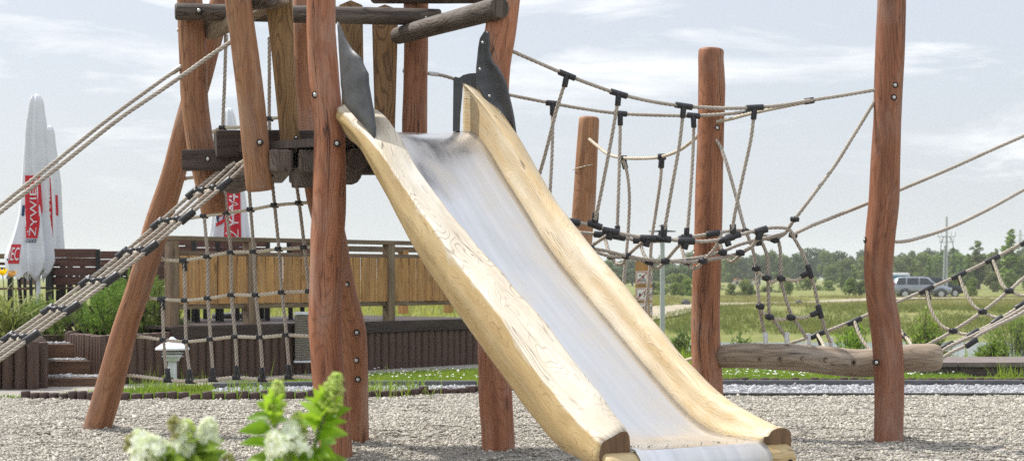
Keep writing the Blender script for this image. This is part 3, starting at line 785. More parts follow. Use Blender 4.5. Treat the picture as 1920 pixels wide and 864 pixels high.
# end log under the lip
beam_log(SP(1.0, -.145, lz - lr - .004), SP(1.0, SW + .145, lz - lr - .004), lr - .004, lr - .004, M['rail_side'], slide, 2, 24, .01, .02, 'end_log')
for o_ in (-.10, SW + .10):
    mb = MB(); c = SP(1.0, o_, lz - lr) + LD * (lr - .004); tube(mb, [c - LD * .02, c + LD * .003], .013, 10); mb.build('bolt', M['hole'], slide)
# rails: closed cross sections swept along the slide
def rail(name, section, t0, t1, mats, thr, endm=2):
    mb = MB(); V = []; uvs = []; N = 90; m = None
    for i in range(N + 1):
        t = t0 + (t1 - t0) * i / N; pts, tags = section(t)
        loop = []; tg = []
        n = len(pts); wn = []
        for a in range(n):                                # rounded closed section
            p0, p1, p2, p3 = pts[a - 1], pts[a], pts[(a + 1) % n], pts[(a + 2) % n]
            for j in range(4):
                s = j / 4
                loop.append(.5 * ((2 * p1) + (p2 - p0) * s + (2 * p0 - 5 * p1 + 4 * p2 - p3) * s * s + (3 * p1 - p0 - 3 * p2 + p3) * s ** 3))
                tg.append(0); wn.append(tags[a] * (1 - s) + tags[(a + 1) % n] * s)
        cen = sum(loop, Vector()) / len(loop)
        per = 0; m = len(loop)
        for k, q in enumerate(loop):
            if k: per += (q - loop[k - 1]).length
            nz = mnoise.noise(Vector((q.x * 3.1, q.y * 3.1, q.z * 3.1 + 7))) * .010 + mnoise.noise(Vector((q.x * 9, q.y * 9, q.z * 9))) * .004
            e = min(1, max(0, (t1 - t) / .012)) if t > t1 - .02 else 1
            q = cen + (q - cen) * (1 + nz / max(.03, (q - cen).length)) * 1.0
            if t > t1 - .008: q = cen + (q - cen) * .94
            V.append(q); uvs.append((per, t * 2.75))
    Fs = []; mi = []; U = []
    for i in range(N):
        for k in range(m):
            k2 = (k + 1) % m; Fs.append((i * m + k, i * m + k2, (i + 1) * m + k2, (i + 1) * m + k))
            u = [uvs[i * m + k], uvs[i * m + k2], uvs[(i + 1) * m + k2], uvs[(i + 1) * m + k]]
            if k2 == 0: u[1] = (uvs[i * m + k][0] + .03, u[1][1]); u[2] = (uvs[(i + 1) * m + k][0] + .03, u[2][1])
            U.append(tuple(u)); mi.append((i, k, tg[k]))
    b = len(mb.v); mb.v.extend([tuple(p) for p in V])
    for f, u, (i, k, g) in zip(Fs, U, mi):
        mb.f.append(f); mb.uv.append(u); mb.sm.append(True)
        mb.mi.append(0)
    for e, i in ((0, 0), (1, N)):
        ring = list(range(i * m, i * m + m)); mb.f.append(tuple(ring if e else ring[::-1]))
        mb.uv.append(tuple((V[q].x * .7, V[q].z * .4) for q in (ring if e else ring[::-1]))); mb.mi.append(endm); mb.sm.append(False)
    o = mb.build(name, mats, slide); at = o.data.attributes.new('worn', 'FLOAT', 'POINT'); at.data.foreach_set('value', (wn * (N + 1))[:len(o.data.vertices)]); return o
def sec_left(t):
    o, i = SW + .15, SW + .012
    zb, zr, zi, zc = smoothc(lb_, t), smoothc(lr_, t), smoothc(li_, t), smoothc(cz_, t) - .05
    if t > .93: zb = zb + (max(zb, .215) - zb) * min(1, (t - .93) / .05)
    zb = min(zb, zr - .07); zc = min(zc, zi - .05)
    bulge = .012
    pts = [SP(t, o - .02, zb - .004), SP(t, o + bulge * .6, (zb * .6 + zr * .4)), SP(t, o + .003, zr - .022), SP(t, o - .008, zr + .001), SP(t, o - .06, zr + (zi - zr) * .5 + .004), SP(t, i + .03, zi + .001), SP(t, i, zi - .022), SP(t, i, zc), SP(t, i + .02, min(zc - .02, zb + .02)), SP(t, (o + i) / 2, min(zb, zc) - .01)]
    return pts, [0, 0, .35, .75, 1, 1, 1, 1, .3, 0]
def thr_left(s, k, m, g):
    if 4 <= k < 8:                                       # uneven limit of the worn bare top
        return 1 if (k - 4) / 4 > .55 + .6 * mnoise.noise(Vector((s * 14, 0, 2))) else 0
    return g
rl = rail('side_rail', sec_left, .03, 1.0, [M['rail_worn'], M['endgrain']], None, 1)
def sec_right(t):
    zc, zt_ = smoothc(cz_, max(0, t), .02), smoothc(rt_, t)
    zt_ = max(zt_, zc + .06)
    h = zt_ - zc; w = .15
    ro = RTO(t)
    pts = [SP(t, -.008, zc - .03), SP(t, -.009, zc + .02), SP(t, -.008 + ro * .25, zc + h * .45), SP(t, -.008 + ro * .5, zc + h * .86), SP(t, ro - .004, zt_), SP(t, min(-w, ro - .05), zc + h * .78), SP(t, -w - .008, zc + h * .2), SP(t, -w, zc - .10), SP(t, -.08, zc - .13), SP(t, -.02, zc - .09)]
    return pts, [1, 1, 1, 1, 1, .6, 0, 0, 0, .6]
rr_ = rail('side_rail', sec_right, -.005, 1.005, [M['rail_inner'], M['endgrain']], None, 1)
# rubber flaps at the head of the slide
def flap(pts, th):
    q = [P(*p) for p in pts]; mb = MB(); prism(mb, q, th)
    return mb
def bent_flap(rows, yf, bulge):
    mb = MB(); V = []; nc_ = 10
    fine = []
    for r0, r1 in zip(rows, rows[1:]):
        for j in range(4): fine.append([r0[k] + (r1[k] - r0[k]) * j / 4 for k in range(4)])
    fine.append(list(rows[-1]))
    for (xa, ya, xb, yb) in fine:
        for k in range(nc_ + 1):
            u = k / nc_; x, y = xa + (xb - xa) * u, ya + (yb - ya) * u; wd = min(1, (xb - xa) / 40)
            V.append(P(x, y, yf(x, y) - bulge * wd * math.sin(math.pi * u) + .004 * mnoise.noise(Vector((x * .05, y * .05, 0)))))
    mb.add(V, [(i * (nc_ + 1) + k, (i + 1) * (nc_ + 1) + k, (i + 1) * (nc_ + 1) + k + 1, i * (nc_ + 1) + k + 1) for i in range(len(fine) - 1) for k in range(nc_)])
    o = mb.build('rubber_flap', M['rubber'], slide); so = o.modifiers.new('thickness', 'SOLIDIFY'); so.thickness = .013; so.offset = 0; return o
bent_flap([(634, 42, 636, 44), (636, 70, 648, 73), (637, 92, 662, 94), (638, 108, 677, 108), (639, 124, 682, 122), (640, 140, 690, 138), (641, 160, 691, 158), (644, 180, 696, 186), (648, 196, 701, 214), (668, 219, 704, 238), (690, 243, 703, 255), (701, 256, 702.5, 259)], lambda x, y: 9.12 - .0041 * (x - 634), .030)
bent_flap([(909, 58, 916, 60), (900, 72, 917, 80), (897, 90, 917, 94), (895, 110, 923, 117), (893, 128, 932, 126), (893, 142, 941, 140), (893, 160, 949, 157), (905, 180, 954, 180), (922, 198, 959, 200), (938, 222, 963, 220), (955, 252, 967, 250), (966, 272, 968, 274)], lambda x, y: 9.585 - .0012 * (x - 893), -.03)
flap([(a, b, 9.60) for a, b in [(850, 150), (853, 144), (861, 146), (868, 158), (866, 185), (863, 215), (862, 246), (849, 246)]], (0, .03, 0)).build('rubber_flap', M['rubber'], slide)
flap([(a, b, 9.66) for a, b in [(860, 147), (868, 141), (880, 138), (894, 137), (897, 160), (890, 172), (872, 158)]], (0, .02, 0)).build('rubber_flap', M['rubber'], slide)
for (px, py, Y) in ((643, 120, 9.10), (645, 165, 9.09), (655, 190, 9.05), (680, 222, 8.95), (697, 243, 8.88)):
    mb = MB(); c = P(px, py, Y - .012); ball(mb, c, .009, 1, .5, 1, 8, 5); mb.build('rivet', M['bolt'], slide)
for (px, py, Y) in ((905, 80, 9.56), (900, 130, 9.56), (918, 180, 9.54), (938, 212, 9.52), (957, 245, 9.50)):
    mb = MB(); c = P(px, py, Y - .012); ball(mb, c, .008, 1, .5, 1, 8, 5); mb.build('rivet', M['bolt'], slide)
# crumbs of gravel on the lip
mb = MB()
for i in range(34):
    u = random.random() ** .6; c = SP(.965 + random.random() * .03, SW * u * random.choice((1, 1, .9)), lz + .006); ball(mb, c, random.uniform(.002, .0055), 1, .8, .6, 5, 3)
tag(mb.build('gravel_crumbs', M['gravel']), kind='stuff')
# ---------------------------------------------------------------- ropes
RR = .0106
def rp(pts, Y=None):
    """photo polyline to 3D; Y = depth or (first, last), or each point carries its own depth"""
    out = []; n = len(pts)
    L = [0]
    for a, b in zip(pts, pts[1:]): L.append(L[-1] + math.hypot(a[0] - b[0], a[1] - b[1]))
    for i, p in enumerate(pts):
        y = p[2] if len(p) > 2 else (Y if not isinstance(Y, tuple) else Y[0] + (Y[1] - Y[0]) * L[i] / max(1e-6, L[-1]))
        out.append(P(p[0], p[1], y))
    return out
def rope(parent, pts, Y=None, mat='rope', r=RR, name='rope'):
    path = catmull(rp(pts, Y) if not isinstance(pts[0], Vector) else pts, .013); mb = MB()
    tube(mb, path, r, 10, lobes=3, pitch=.085)
    return mb.build(name, M[mat], parent)
def knot(parent, px, py, Y, r=.021):
    mb = MB(); c = P(px, py, Y); ball(mb, c, r, 1.1, 1, .95, 12, 8)
    tube(mb, [c + Vector((-.026, 0, .003)), c + Vector((.026, 0, -.003))], r * .72, 10, bev=.003)
    return mb.build('joint', M['joint'], parent)
def sleeve(parent, a, b, Y, L=.08, r=.019):
    """clamp round a rope at photo point a, aligned towards photo point b"""
    c = P(a[0], a[1], Y); d = (P(b[0], b[1], Y) - c).normalized(); mb = MB()
    tube(mb, [c - d * L / 2, c, c + d * L / 2], r, 14, bev=.004); return mb.build('joint', M['joint'], parent)
def tee(parent, at, along, stem, Y, L=.10, S=.07, r=.018):
    c = P(at[0], at[1], Y); d = (P(along[0], along[1], Y) - c).normalized(); s = (P(stem[0], stem[1], Y) - c).normalized(); mb = MB()
    tube(mb, [c - d * L / 2, c, c + d * L / 2], r, 14, bev=.004); tube(mb, [c, c + s * S], r * .95, 14, bev=.004)
    ball(mb, c + Vector((0, -r * .95, 0)), .005, n=8, m=5)
    return mb.build('joint', M['joint'], parent)

# upright net between the slanted support and the tower
net = thing('climbing_net', 'square meshed rope net hanging under the tower platform beside the slanted support post', 'rope net', P(440, 712, 10.9))
def Yn(px): return 11.15 - (px - 230) / 350 * .75
def Z(pts): return [(x, y, Yn(x)) for x, y in pts]
rows = [[(330, 413), (383, 405), (425, 399), (470, 393), (515, 385), (561, 381), (585, 379)],
        [(293, 485), (320, 488), (345, 488), (389, 481), (433, 473), (476, 472), (523, 467), (571, 464), (596, 462)],
        [(268, 557), (304, 561), (347, 563), (390, 559), (434, 553), (480, 553), (529, 548), (580, 546), (600, 545)],
        [(244, 630), (275, 632), (307, 637), (349, 640), (395, 636), (441, 631), (488, 632), (537, 628), (580, 630), (600, 630)],
        [(224, 702), (260, 705), (316, 712), (357, 714), (400, 711), (445, 707), (493, 711), (543, 706), (585, 708), (605, 708)],
        [(392, 251), (418, 240), (455, 238), (505, 223), (560, 220)],
        [(338, 335), (352, 334), (375, 331), (400, 329)]]
for r_ in rows: rope(net, Z(r_), mat='rope_pale', r=.0105)
cols = [[(304, 563), (307, 637), (312, 700), (316, 711)], [(345, 490), (347, 563), (349, 640), (356, 702), (357, 712)],
        [(383, 406), (389, 481), (390, 559), (395, 636), (400, 709)], [(424, 66), (421, 160), (418, 240), (420, 320), (425, 399), (433, 473), (434, 553), (441, 631), (445, 705)],
        [(466, 340), (470, 393), (476, 472), (480, 553), (488, 632), (493, 709)], [(505, 70), (505, 160), (505, 223), (508, 310), (515, 385), (523, 467), (529, 548), (537, 628), (543, 704)],
        [(555, 340), (561, 381), (571, 464), (580, 546), (588, 620)]]
for c_ in cols: rope(net, [(x, y, Yn(x) - .012) for x, y in c_], r=.0105)
for r_ in rows[:4]:
    for x, y in r_[1:-1]:
        if (x, y) in ((320, 488), (275, 632), (330, 413), (580, 630)): continue
        if (x, y) in ((345, 488), (304, 561)): tee(net, (x, y), (x + 10, y), (x + 1, y + 10), Yn(x) - .006, .06, .07)
        else: knot(net, x, y, Yn(x) - .006)
for x, y in ((316, 712), (357, 714), (400, 711), (445, 707), (493, 711), (543, 706)): tee(net, (x, y), (x + 10, y), (x - 1, y - 10), Yn(x) - .006, .062, .075)
for x, y in ((418, 240), (505, 223)): knot(net, x, y, Yn(x) - .006)
for x, y in ((224, 702), (244, 630), (268, 557), (293, 485), (338, 335)):
    mb = MB(); a = P(x, y, Yn(x)); tube(mb, [a, a + Vector((.045, -.02, 0))], .013, 12, bev=.003); mb.build('ferrule', M['rope_pale'], net)
for x, y in ((424, 74),):
    mb = MB(); a = P(x, y, Yn(x)); tube(mb, [a + Vector((0, 0, .03)), a - Vector((0, 0, .05))], .014, 12); mb.build('ferrule', M['white_metal'], net)

# sloping rope ramp going up to the platform from the left
ramp = thing('rope_ramp', 'sloping four-strand rope ramp with two hand ropes climbing to the tower platform', 'rope ramp', P(100, 700, 9.6))
kn = [[(361, 362), (295, 420), (230, 475), (161, 528), (90, 581), (16, 632), (-66, 690)],
      [(381, 357), (317, 414), (248, 471), (178, 527), (105, 580), (31, 632), (-50, 688)],
      [(401, 352), (334, 411), (265, 468), (193, 525), (119, 579), (45, 632), (-36, 688)],
      [(421, 346), (351, 406), (282, 465), (209, 523), (135, 578), (59, 632), (-22, 690)]]
st = [[(412, 321)], [(431, 312)], [(450, 307)], [(459, 311)]]
y0 = [9.98, 9.87, 9.76, 9.62]
def Yr(i, x): return y0[i] - (400 - x) / 400 * .45
for i in range(4):
    pts = st[i] + kn[i]
    rope(ramp, [(x, y, Yr(i, x)) for x, y in pts])
    for j, (x, y) in enumerate(kn[i][:6]):
        nx_ = kn[i][j + 1]
        if i in (1, 2): knot(ramp, x, y, Yr(i, x), .023)
        else: sleeve(ramp, (x, y), nx_, Yr(i, x), .10 if i == 3 else .085, .0225)
        if i == 0: knot(ramp, x + 7, y - 3, Yr(i, x) - .02, .02)
for j in range(6):
    rope(ramp, [Vector(P(kn[i][j][0], kn[i][j][1] + 3, Yr(i, kn[i][j][0]))) for i in range(4)], mat='rope_pale', r=.010)
for i in range(3):
    a = P(st[i][0][0], st[i][0][1], Yr(i, 430)); mb = MB(); tube(mb, [a + Vector((-.02, 0, -.012)), a + Vector((.03, .01, .02))], .013, 10); mb.build('ferrule', M['rope_pale'], ramp)
rope(ramp, [(434, 78, 9.62), (390, 108, 9.60), (345, 140, 9.56), (280, 184, 9.5), (215, 229, 9.45), (100, 320, 9.35), (0, 398, 9.25), (-90, 470, 9.15)], r=.0125)
rope(ramp, [(342, 124, 10.16), (290, 160, 10.12), (200, 226, 10.05), (100, 306, 9.97), (0, 386, 9.9), (-90, 460, 9.8)], r=.0115)
mb = MB(); a = P(340, 125, 10.16); tube(mb, [a, a + Vector((-.05, 0, -.035))], .016, 10); mb.build('ferrule', M['bolt'], ramp)

# the posts of the bridge
q2 = post('timber_post', [(-300, 1655, 1705), (-120, 1650, 1700), (-20, 1646, 1699), (60, 1643, 1697), (120, 1640, 1695), (170, 1638, 1693), (230, 1637, 1690), (300, 1633, 1688), (380, 1629, 1685), (430, 1624, 1680), (480, 1620, 1676), (510, 1620, 1674), (560, 1624, 1679), (610, 1631, 1688), (660, 1636, 1693), (720, 1639, 1696), (780, 1640, 1694), (836, 1639, 1693), (850, 1639, 1693)], 10.13, M['redder'], None, 40, .05)
tag(q2, 'tallest lone wavy red timber post standing in front of the thick grey log', 'post')
for px, py in ((1678, 160), (1676, 183), (1643, 679)): bolt(px, py, 10.05, q2, .012)
bolt(1622, 450, 10.13, q2, .012, (-1, -.2, 0))
q1 = post('timber_post', [(91, 1310, 1358), (110, 1309, 1357), (160, 1309, 1360), (230, 1308, 1358), (330, 1304, 1356), (430, 1302, 1354), (520, 1298, 1352), (600, 1296, 1350), (680, 1297, 1353), (740, 1299, 1356), (820, 1300, 1357), (836, 1300, 1357)], 10.67, M['redder'], None, 50, .03, bev=.02)
tag(q1, 'medium red timber post with a rounded top standing behind the lower end of the slide', 'post')
for px, py, d in ((1344, 240, (.3, -1, 0)), (1331, 665, (0, -1, 0)), (1302, 475, (-1, -.3, 0)), (1301, 676, (-1, -.3, 0))): bolt(px, py, 10.595 if d[0] >= 0 else 10.66, q1, .012, d)
q3 = post('timber_post', [(219, 1086, 1124), (300, 1079, 1120), (380, 1074, 1117), (460, 1068, 1110), (560, 1066, 1108), (680, 1064, 1108), (782, 1064, 1108), (800, 1064, 1108)], 12.2, M['brown'], None, 60, .03, bev=.02)
tag(q3, 'shortest red-brown timber post, seen through the rope bridge just above the slide rail', 'post')

mb = MB(); c = P(1096, 313, 12.2)
tube(mb, [Vector((c.x + .083 * math.cos(a), c.y + .083 * math.sin(a), c.z + .020 * math.cos(a))) for a in np.linspace(-3.3, .15, 18)], .004, 6); mb.build('tie_wire', M['rope_pale'], q3)
# balance log
bl = []
for x, yt, yb, Y in ((1345, 646, 690, 10.66), (1365, 645, 690, 10.62), (1400, 643, 690, 10.57), (1440, 644, 692, 10.53), (1500, 645, 696, 10.47), (1560, 649, 704, 10.42), (1610, 654, 707, 10.38), (1660, 650, 704, 10.34), (1700, 645, 697, 10.33), (1740, 643, 696, 10.30), (1768, 644, 695, 10.28)):
    bl.append((P(x, (yt + yb) / 2, Y), (yb - yt) / 2 * Y / F))
path, rad = catmull([a for a, b in bl], .05, [b for a, b in bl])
mb = MB(); tube(mb, path, rad, 24, lump=.05, seed=71, bev=.045, capmi=1)
blog = mb.build('balance_log', [M['log'], M['endgrain']]); tag(blog, 'thick silvery grey horizontal log bolted behind the tallest red post above the gravel', 'log')
for px, py in ((1362, 672), (1387, 670), (1425, 672), (1463, 672), (1505, 672), (1548, 674), (1600, 679)):
    c = P(px, py, 10.40 if px < 1500 else 10.33); mb = MB(); yy = float(np.interp(px, [1345, 1440, 1560, 1610], [10.66, 10.53, 10.42, 10.38])) - .077
    c = P(px, py, yy); tube(mb, [c + Vector((0, .03, 0)), c + Vector((0, -.008, 0))], .016, 10, mi=1)
    t_ = [c + Vector((.011 * math.cos(a), -.009, .014 * math.sin(a))) for a in np.linspace(0, 6.2, 12)]
    tube(mb, t_, .0038, 6, mi=0); mb.build('eyelet', [M['rail_fence'], M['hole']], blog)

# rope bridge
br = thing('rope_bridge', 'sagging rope bridge with black joints running from the tower to the two red posts', 'rope bridge', P(1300, 640, 10.4))
def Yf(x): return float(np.interp(x, [940, 1640], [9.72, 10.08]))           # front hand rope
def Yb(x): return float(np.interp(x, [800, 1150, 1400, 1520], [10.55, 10.6, 10.5, 10.03]))
rope(br, [(x, y, Yf(x)) for x, y in ((940, 86), (962, 97), (1010, 118), (1063, 141), (1110, 159), (1160, 176), (1220, 190), (1282, 199), (1350, 203), (1415, 202), (1470, 197), (1517, 189), (1580, 179), (1640, 169))])
rope(br, [(x, y, Yb(x)) for x, y in ((802, 138), (830, 142), (860, 151), (905, 166), (955, 178), (1036, 194), (1100, 205), (1163, 213), (1230, 216), (1300, 217), (1360, 214), (1405, 209), (1450, 201), (1490, 194), (1517, 190))])
rope(br, [(1343, 229, 10.60), (1352, 227, 10.57), (1375, 222, 10.5), (1400, 215, 10.42), (1440, 206, 10.25), (1480, 198, 10.12), (1515, 191, 10.04)], mat='rope_pale')
mb = MB(); a = P(805, 138, 10.55); tube(mb, [a, P(822, 140, 10.55)], .014, 10); mb.build('ferrule', M['white_metal'], br)
sleeve(br, (1517, 189.5), (1540, 186), 10.03, .06); sleeve(br, (1402, 212), (1420, 208), 10.46, .05)
for (x, y, d) in ((1063, 141, (1059, 160)), (1160, 176, (1158, 200)), (1282, 199, (1280, 220)), (1415, 202, (1413, 222))): tee(br, (x, y), (x + 20, y + (8 if x < 1100 else 6 if x < 1200 else 3 if x < 1300 else -1)), d, Yf(x), .105, .07)
for (x, y, d) in ((1036, 194, (1036, 215)), (1163, 213, (1163, 235)), (1300, 217, (1301, 240))): tee(br, (x, y), (x + 20, y + 2), d, Yb(x), .085, .075)
# floor strands
def Yff(x): return float(np.interp(x, [1050, 1500], [9.95, 10.2]))
def Yfb(x): return float(np.interp(x, [1050, 1500], [10.5, 10.42]))
f1 = [(1035, 404), (1055, 410), (1072, 416), (1111, 422), (1145, 434), (1187, 442), (1216, 447), (1244, 448), (1285, 452), (1330, 452), (1372, 445), (1402, 436), (1427, 431), (1445, 427), (1475, 428), (1488, 440)]
f2 = [(1050, 431), (1072, 434), (1126, 440), (1157, 443), (1197, 451), (1235, 452), (1269, 448), (1297, 444), (1337, 438), (1377, 432), (1405, 433), (1430, 441), (1447, 444)]
m1 = [(1060, 445), (1107, 464), (1145, 472), (1175, 480), (1220, 487), (1285, 491), (1318, 489), (1360, 481), (1388, 474), (1412, 460), (1432, 448), (1450, 449), (1472, 437), (1490, 411), (1560, 318), (1600, 255), (1640, 190)]
m2 = [(1070, 458), (1107, 469), (1147, 481), (1180, 483), (1217, 491), (1260, 489), (1310, 483), (1352, 472), (1385, 459), (1415, 451), (1452, 443), (1475, 436)]
rope(br, [(x, y, Yff(x)) for x, y in f1]); rope(br, [(x, y, Yfb(x)) for x, y in f2])
rope(br, [(x, y, Yff(x) + .14 if x < 1480 else 10.12) for x, y in m1]); rope(br, [(x, y, Yfb(x) - .16) for x, y in m2])
# hangers
for a, Yt, Ybm in (([(1062, 148), (1053, 175), (1042, 212), (1022, 290), (1004, 352)], 9.78, 9.95), ([(1159, 185), (1150, 240), (1137, 310), (1120, 395), (1115, 412)], 9.83, 9.97), ([(1281, 208), (1274, 270), (1260, 350), (1246, 430), (1244, 446)], 9.9, 10.06), ([(1414, 210), (1408, 260), (1393, 330), (1378, 400), (1372, 440)], 9.96, 10.13)):
    rope(br, a, (Yt, Ybm))
for a in ([(1036, 200), (1036, 250), (1034, 310), (1029, 400)], [(1163, 220), (1162, 280), (1160, 350), (1157, 438)], [(1301, 225), (1299, 290), (1294, 370), (1288, 444)]): rope(br, a, (10.6, 10.5))
# U-shaped cross strands
def cross(pts, ya, yb): rope(br, pts, (yb, ya))
cross([(1134, 443), (1138, 460), (1146, 481), (1156, 494), (1168, 494), (1176, 480), (1195, 462), (1212, 449)], Yff(1212), Yfb(1134))
cross([(1200, 452), (1206, 474), (1217, 491), (1230, 503), (1245, 493), (1262, 472), (1279, 454)], Yff(1279), Yfb(1200))
cross([(1276, 449), (1280, 472), (1288, 491), (1298, 504), (1311, 498), (1320, 488), (1337, 470), (1347, 455)], Yff(1347), Yfb(1276))
cross([(1352, 437), (1350, 455), (1358, 476), (1370, 491), (1384, 482), (1391, 474), (1412, 460), (1420, 442), (1427, 432)], Yff(1427), Yfb(1352))
cross([(1080, 436), (1090, 455), (1098, 466), (1106, 463), (1122, 452), (1145, 437)], Yff(1145), Yfb(1080))
for (x, y, Y) in ((1146, 481, 10.34), (1217, 491, 10.3), (1288, 491, 10.28), (1355, 473, 10.26), (1106, 464, 10.12), (1175, 480, 10.17), (1247, 490, 10.2), (1318, 489, 10.22), (1388, 474, 10.26)): knot(br, x, y, Y, .023)
for (x, y, n_) in ((1072, 416, (1111, 422)), (1145, 434, (1187, 442)), (1215, 447, (1244, 448)), (1287, 452, (1330, 452))): tee(br, (x, y), n_, (x - 4, y + 14), Yff(x), .10, .05, .022)
tee(br, (1115, 422), (1145, 433), (1117, 400), Yff(1115), .09, .075, .021); tee(br, (1244, 448), (1285, 452), (1245, 425), Yff(1244), .09, .085, .021)
tee(br, (1362, 448), (1390, 440), (1368, 465), Yff(1362), .10, .045, .02); tee(br, (1375, 442), (1400, 436), (1374, 420), Yff(1375), .09, .07, .021)
tee(br, (1427, 432), (1445, 427), (1422, 448), Yff(1427), .08, .06, .022)
for (x, y, n_) in ((1126, 440, (1157, 443)), (1160, 444, (1197, 451)), (1200, 451, (1235, 452)), (1285, 446, (1337, 438)), (1337, 438, (1377, 432))): sleeve(br, (x, y), n_, Yfb(x), .085, .021)
for (x, y, u) in ((1157, 441, (1158, 420)), (1287, 445, (1288, 425))): tee(br, (x, y), (x + 20, y + 2), u, Yfb(x), .07, .06)
for x, y in ((1399, 434), (1453, 450), (1420, 455)): knot(br, x, y, 10.3, .022)
knot(br, 1490, 411, 10.12, .02)
# hanging net at the end of the bridge, fixed into the log
YN = 10.40
rope(br, [(1342, 262, 10.60), (1352, 278, 10.56), (1365, 315, 10.5), (1380, 368, 10.45), (1395, 424, YN), (1410, 463, YN), (1418, 504, YN), (1424, 575, YN), (1435, 634, 10.52)])
rope(br, [(1424, 445), (1432, 462), (1439, 482), (1440, 517), (1442, 580), (1446, 594), (1460, 612), (1475, 634)], (YN, 10.48))
rope(br, [(1458, 447), (1463, 470), (1464, 520), (1469, 545), (1480, 580), (1487, 596), (1500, 614), (1513, 634)], (YN, 10.46))
rope(br, [(1484, 438), (1494, 455), (1506, 477), (1518, 509), (1529, 547), (1537, 584), (1547, 615), (1557, 642)], (YN - .05, 10.44))
rope(br, [(1418, 503), (1424, 512), (1437, 521), (1447, 529), (1463, 522), (1489, 526), (1508, 519), (1520, 510)], YN - .01, 'rope_pale')
rope(br, [(1424, 573), (1430, 584), (1443, 594), (1465, 599), (1483, 595), (1508, 595), (1525, 589), (1538, 583)], YN, 'rope_pale')
for x, y in ((1418, 503), (1437, 521), (1464, 522), (1425, 574), (1443, 594), (1483, 595), (1487, 441)): knot(br, x, y, YN - .01, .022)
tee(br, (1518, 509), (1522, 522), (1506, 516), YN - .05, .085, .06); tee(br, (1537, 584), (1541, 598), (1522, 590), YN - .05, .085, .06)
for x, y in ((1435, 637), (1475, 637), (1515, 639), (1557, 646)):
    mb = MB(); a = P(x, y - 8, 10.47); tube(mb, [a + Vector((0, 0, .02)), a - Vector((-.003, 0, .05))], .0155, 12, bev=.002); mb.build('ferrule', M['white_metal'], br)
# stay ropes that run on past the tall post
stay = thing('stay_rope', 'upper long stay rope running past the tallest red post from the rope bridge', 'rope', P(1700, 440, 10.3))
rope(stay, [(1486, 440, 10.2), (1520, 424, 10.24), (1560, 408, 10.28), (1630, 380, 10.34), (1690, 355, 10.4), (1780, 317, 10.45), (1860, 281, 10.5), (1930, 250, 10.55), (2000, 215, 10.6)])
stay = thing('stay_rope', 'lower stay rope that starts behind the tallest red post and rises to the right', 'rope', P(1700, 470, 10.3))
rope(stay, [(1668, 452, 10.22), (1690, 453, 10.25), (1720, 447, 10.28), (1780, 427, 10.35), (1850, 394, 10.4), (1930, 350, 10.5), (2000, 312, 10.6)])
# net swing to the right
rn = thing('rope_net', 'slanting rope net climbing out of the photo at the far right above the grey log', 'rope net', P(1760, 680, 10.8))
rope(rn, [(1470, 648), (1490, 641), (1535, 626), (1600, 601), (1680, 567), (1737, 543), (1797, 516), (1860, 486), (1930, 448), (2010, 405)], (10.95, 10.95))
rope(rn, [(1720, 655), (1745, 643), (1787, 620), (1842, 584), (1892, 545), (1930, 512), (2000, 455)], 10.8)
rope(rn, [(1745, 668), (1777, 648), (1825, 625), (1870, 601), (1915, 572), (2000, 515)], 10.66)
rope(rn, [(1750, 672), (1775, 652), (1800, 640), (1828, 627), (1872, 604), (1918, 577), (2000, 522)], 10.58)
rope(rn, [(1760, 676), (1782, 661), (1815, 645), (1835, 628), (1865, 612), (1920, 584), (2000, 528)], 10.5)
for a in ([(1533, 627), (1541, 640), (1548, 656)], [(1602, 602), (1612, 628), (1628, 652), (1650, 670)], [(1690, 626), (1702, 636), (1712, 652)], [(1737, 545), (1746, 580), (1765, 610), (1787, 620), (1806, 626), (1825, 627)], [(1798, 517), (1810, 548), (1826, 573), (1842, 584), (1858, 592), (1878, 597)], [(1861, 487), (1871, 512), (1880, 535), (1892, 545), (1910, 552), (1930, 556)], [(1676, 570), (1682, 600), (1692, 628)]):
    rope(rn, a, (10.93, 10.75), 'rope_pale', .0105)
for (x, y, d) in ((1533, 627, (1538, 640)), (1602, 602, (1607, 615)), (1737, 543, (1741, 558)), (1798, 516, (1802, 530)), (1861, 486, (1865, 500))): tee(rn, (x, y), (x + 20, y - 9), d, 10.94, .10, .07)
sleeve(rn, (1693, 628), (1703, 637), 10.9, .08); sleeve(rn, (1925, 452), (1945, 440), 10.94, .09)
for x, y in ((1787, 620), (1842, 584), (1892, 545)): knot(rn, x, y, 10.79, .022)
for (x, y, n_, Y) in ((1777, 648, (1825, 625), 10.66), (1825, 625, (1870, 601), 10.66), (1870, 601, (1915, 572), 10.66), (1915, 572, (1960, 545), 10.66), (1821, 642, (1840, 630), 10.5)): sleeve(rn, (x, y), n_, Y, .085, .0205)
# rope gate between the short post and the medium post
gt = thing('rope_gate', 'pale sagging rope with two hanging strands strung from the shortest post to the medium post', 'rope', P(1200, 640, 11.5))
rope(gt, [(1105, 261, 12.12), (1118, 272, 12.0), (1140, 289, 11.8), (1168, 296, 11.6), (1205, 297, 11.4), (1240, 294, 11.2), (1275, 281, 11.0), (1308, 256, 10.7)], mat='rope_pale', r=.011)
rope(gt, [(1168, 300), (1176, 325), (1180, 370), (1178, 430), (1174, 480), (1168, 545), (1165, 600)], 11.58, r=.011); rope(gt, [(1241, 297), (1238, 340), (1230, 395), (1222, 450), (1217, 520), (1208, 600)], 11.2, r=.011)
for (x, y, d, Y) in ((1168, 297, (1172, 312), 11.6), (1241, 294, (1240, 308), 11.2)): tee(gt, (x, y), (x + 12, y), d, Y, .055, .075, .021)
rope(gt, [(1300, 671, 10.66), (1280, 677, 10.9), (1240, 690, 11.3), (1100, 690, 12.1)], mat='rope_pale')
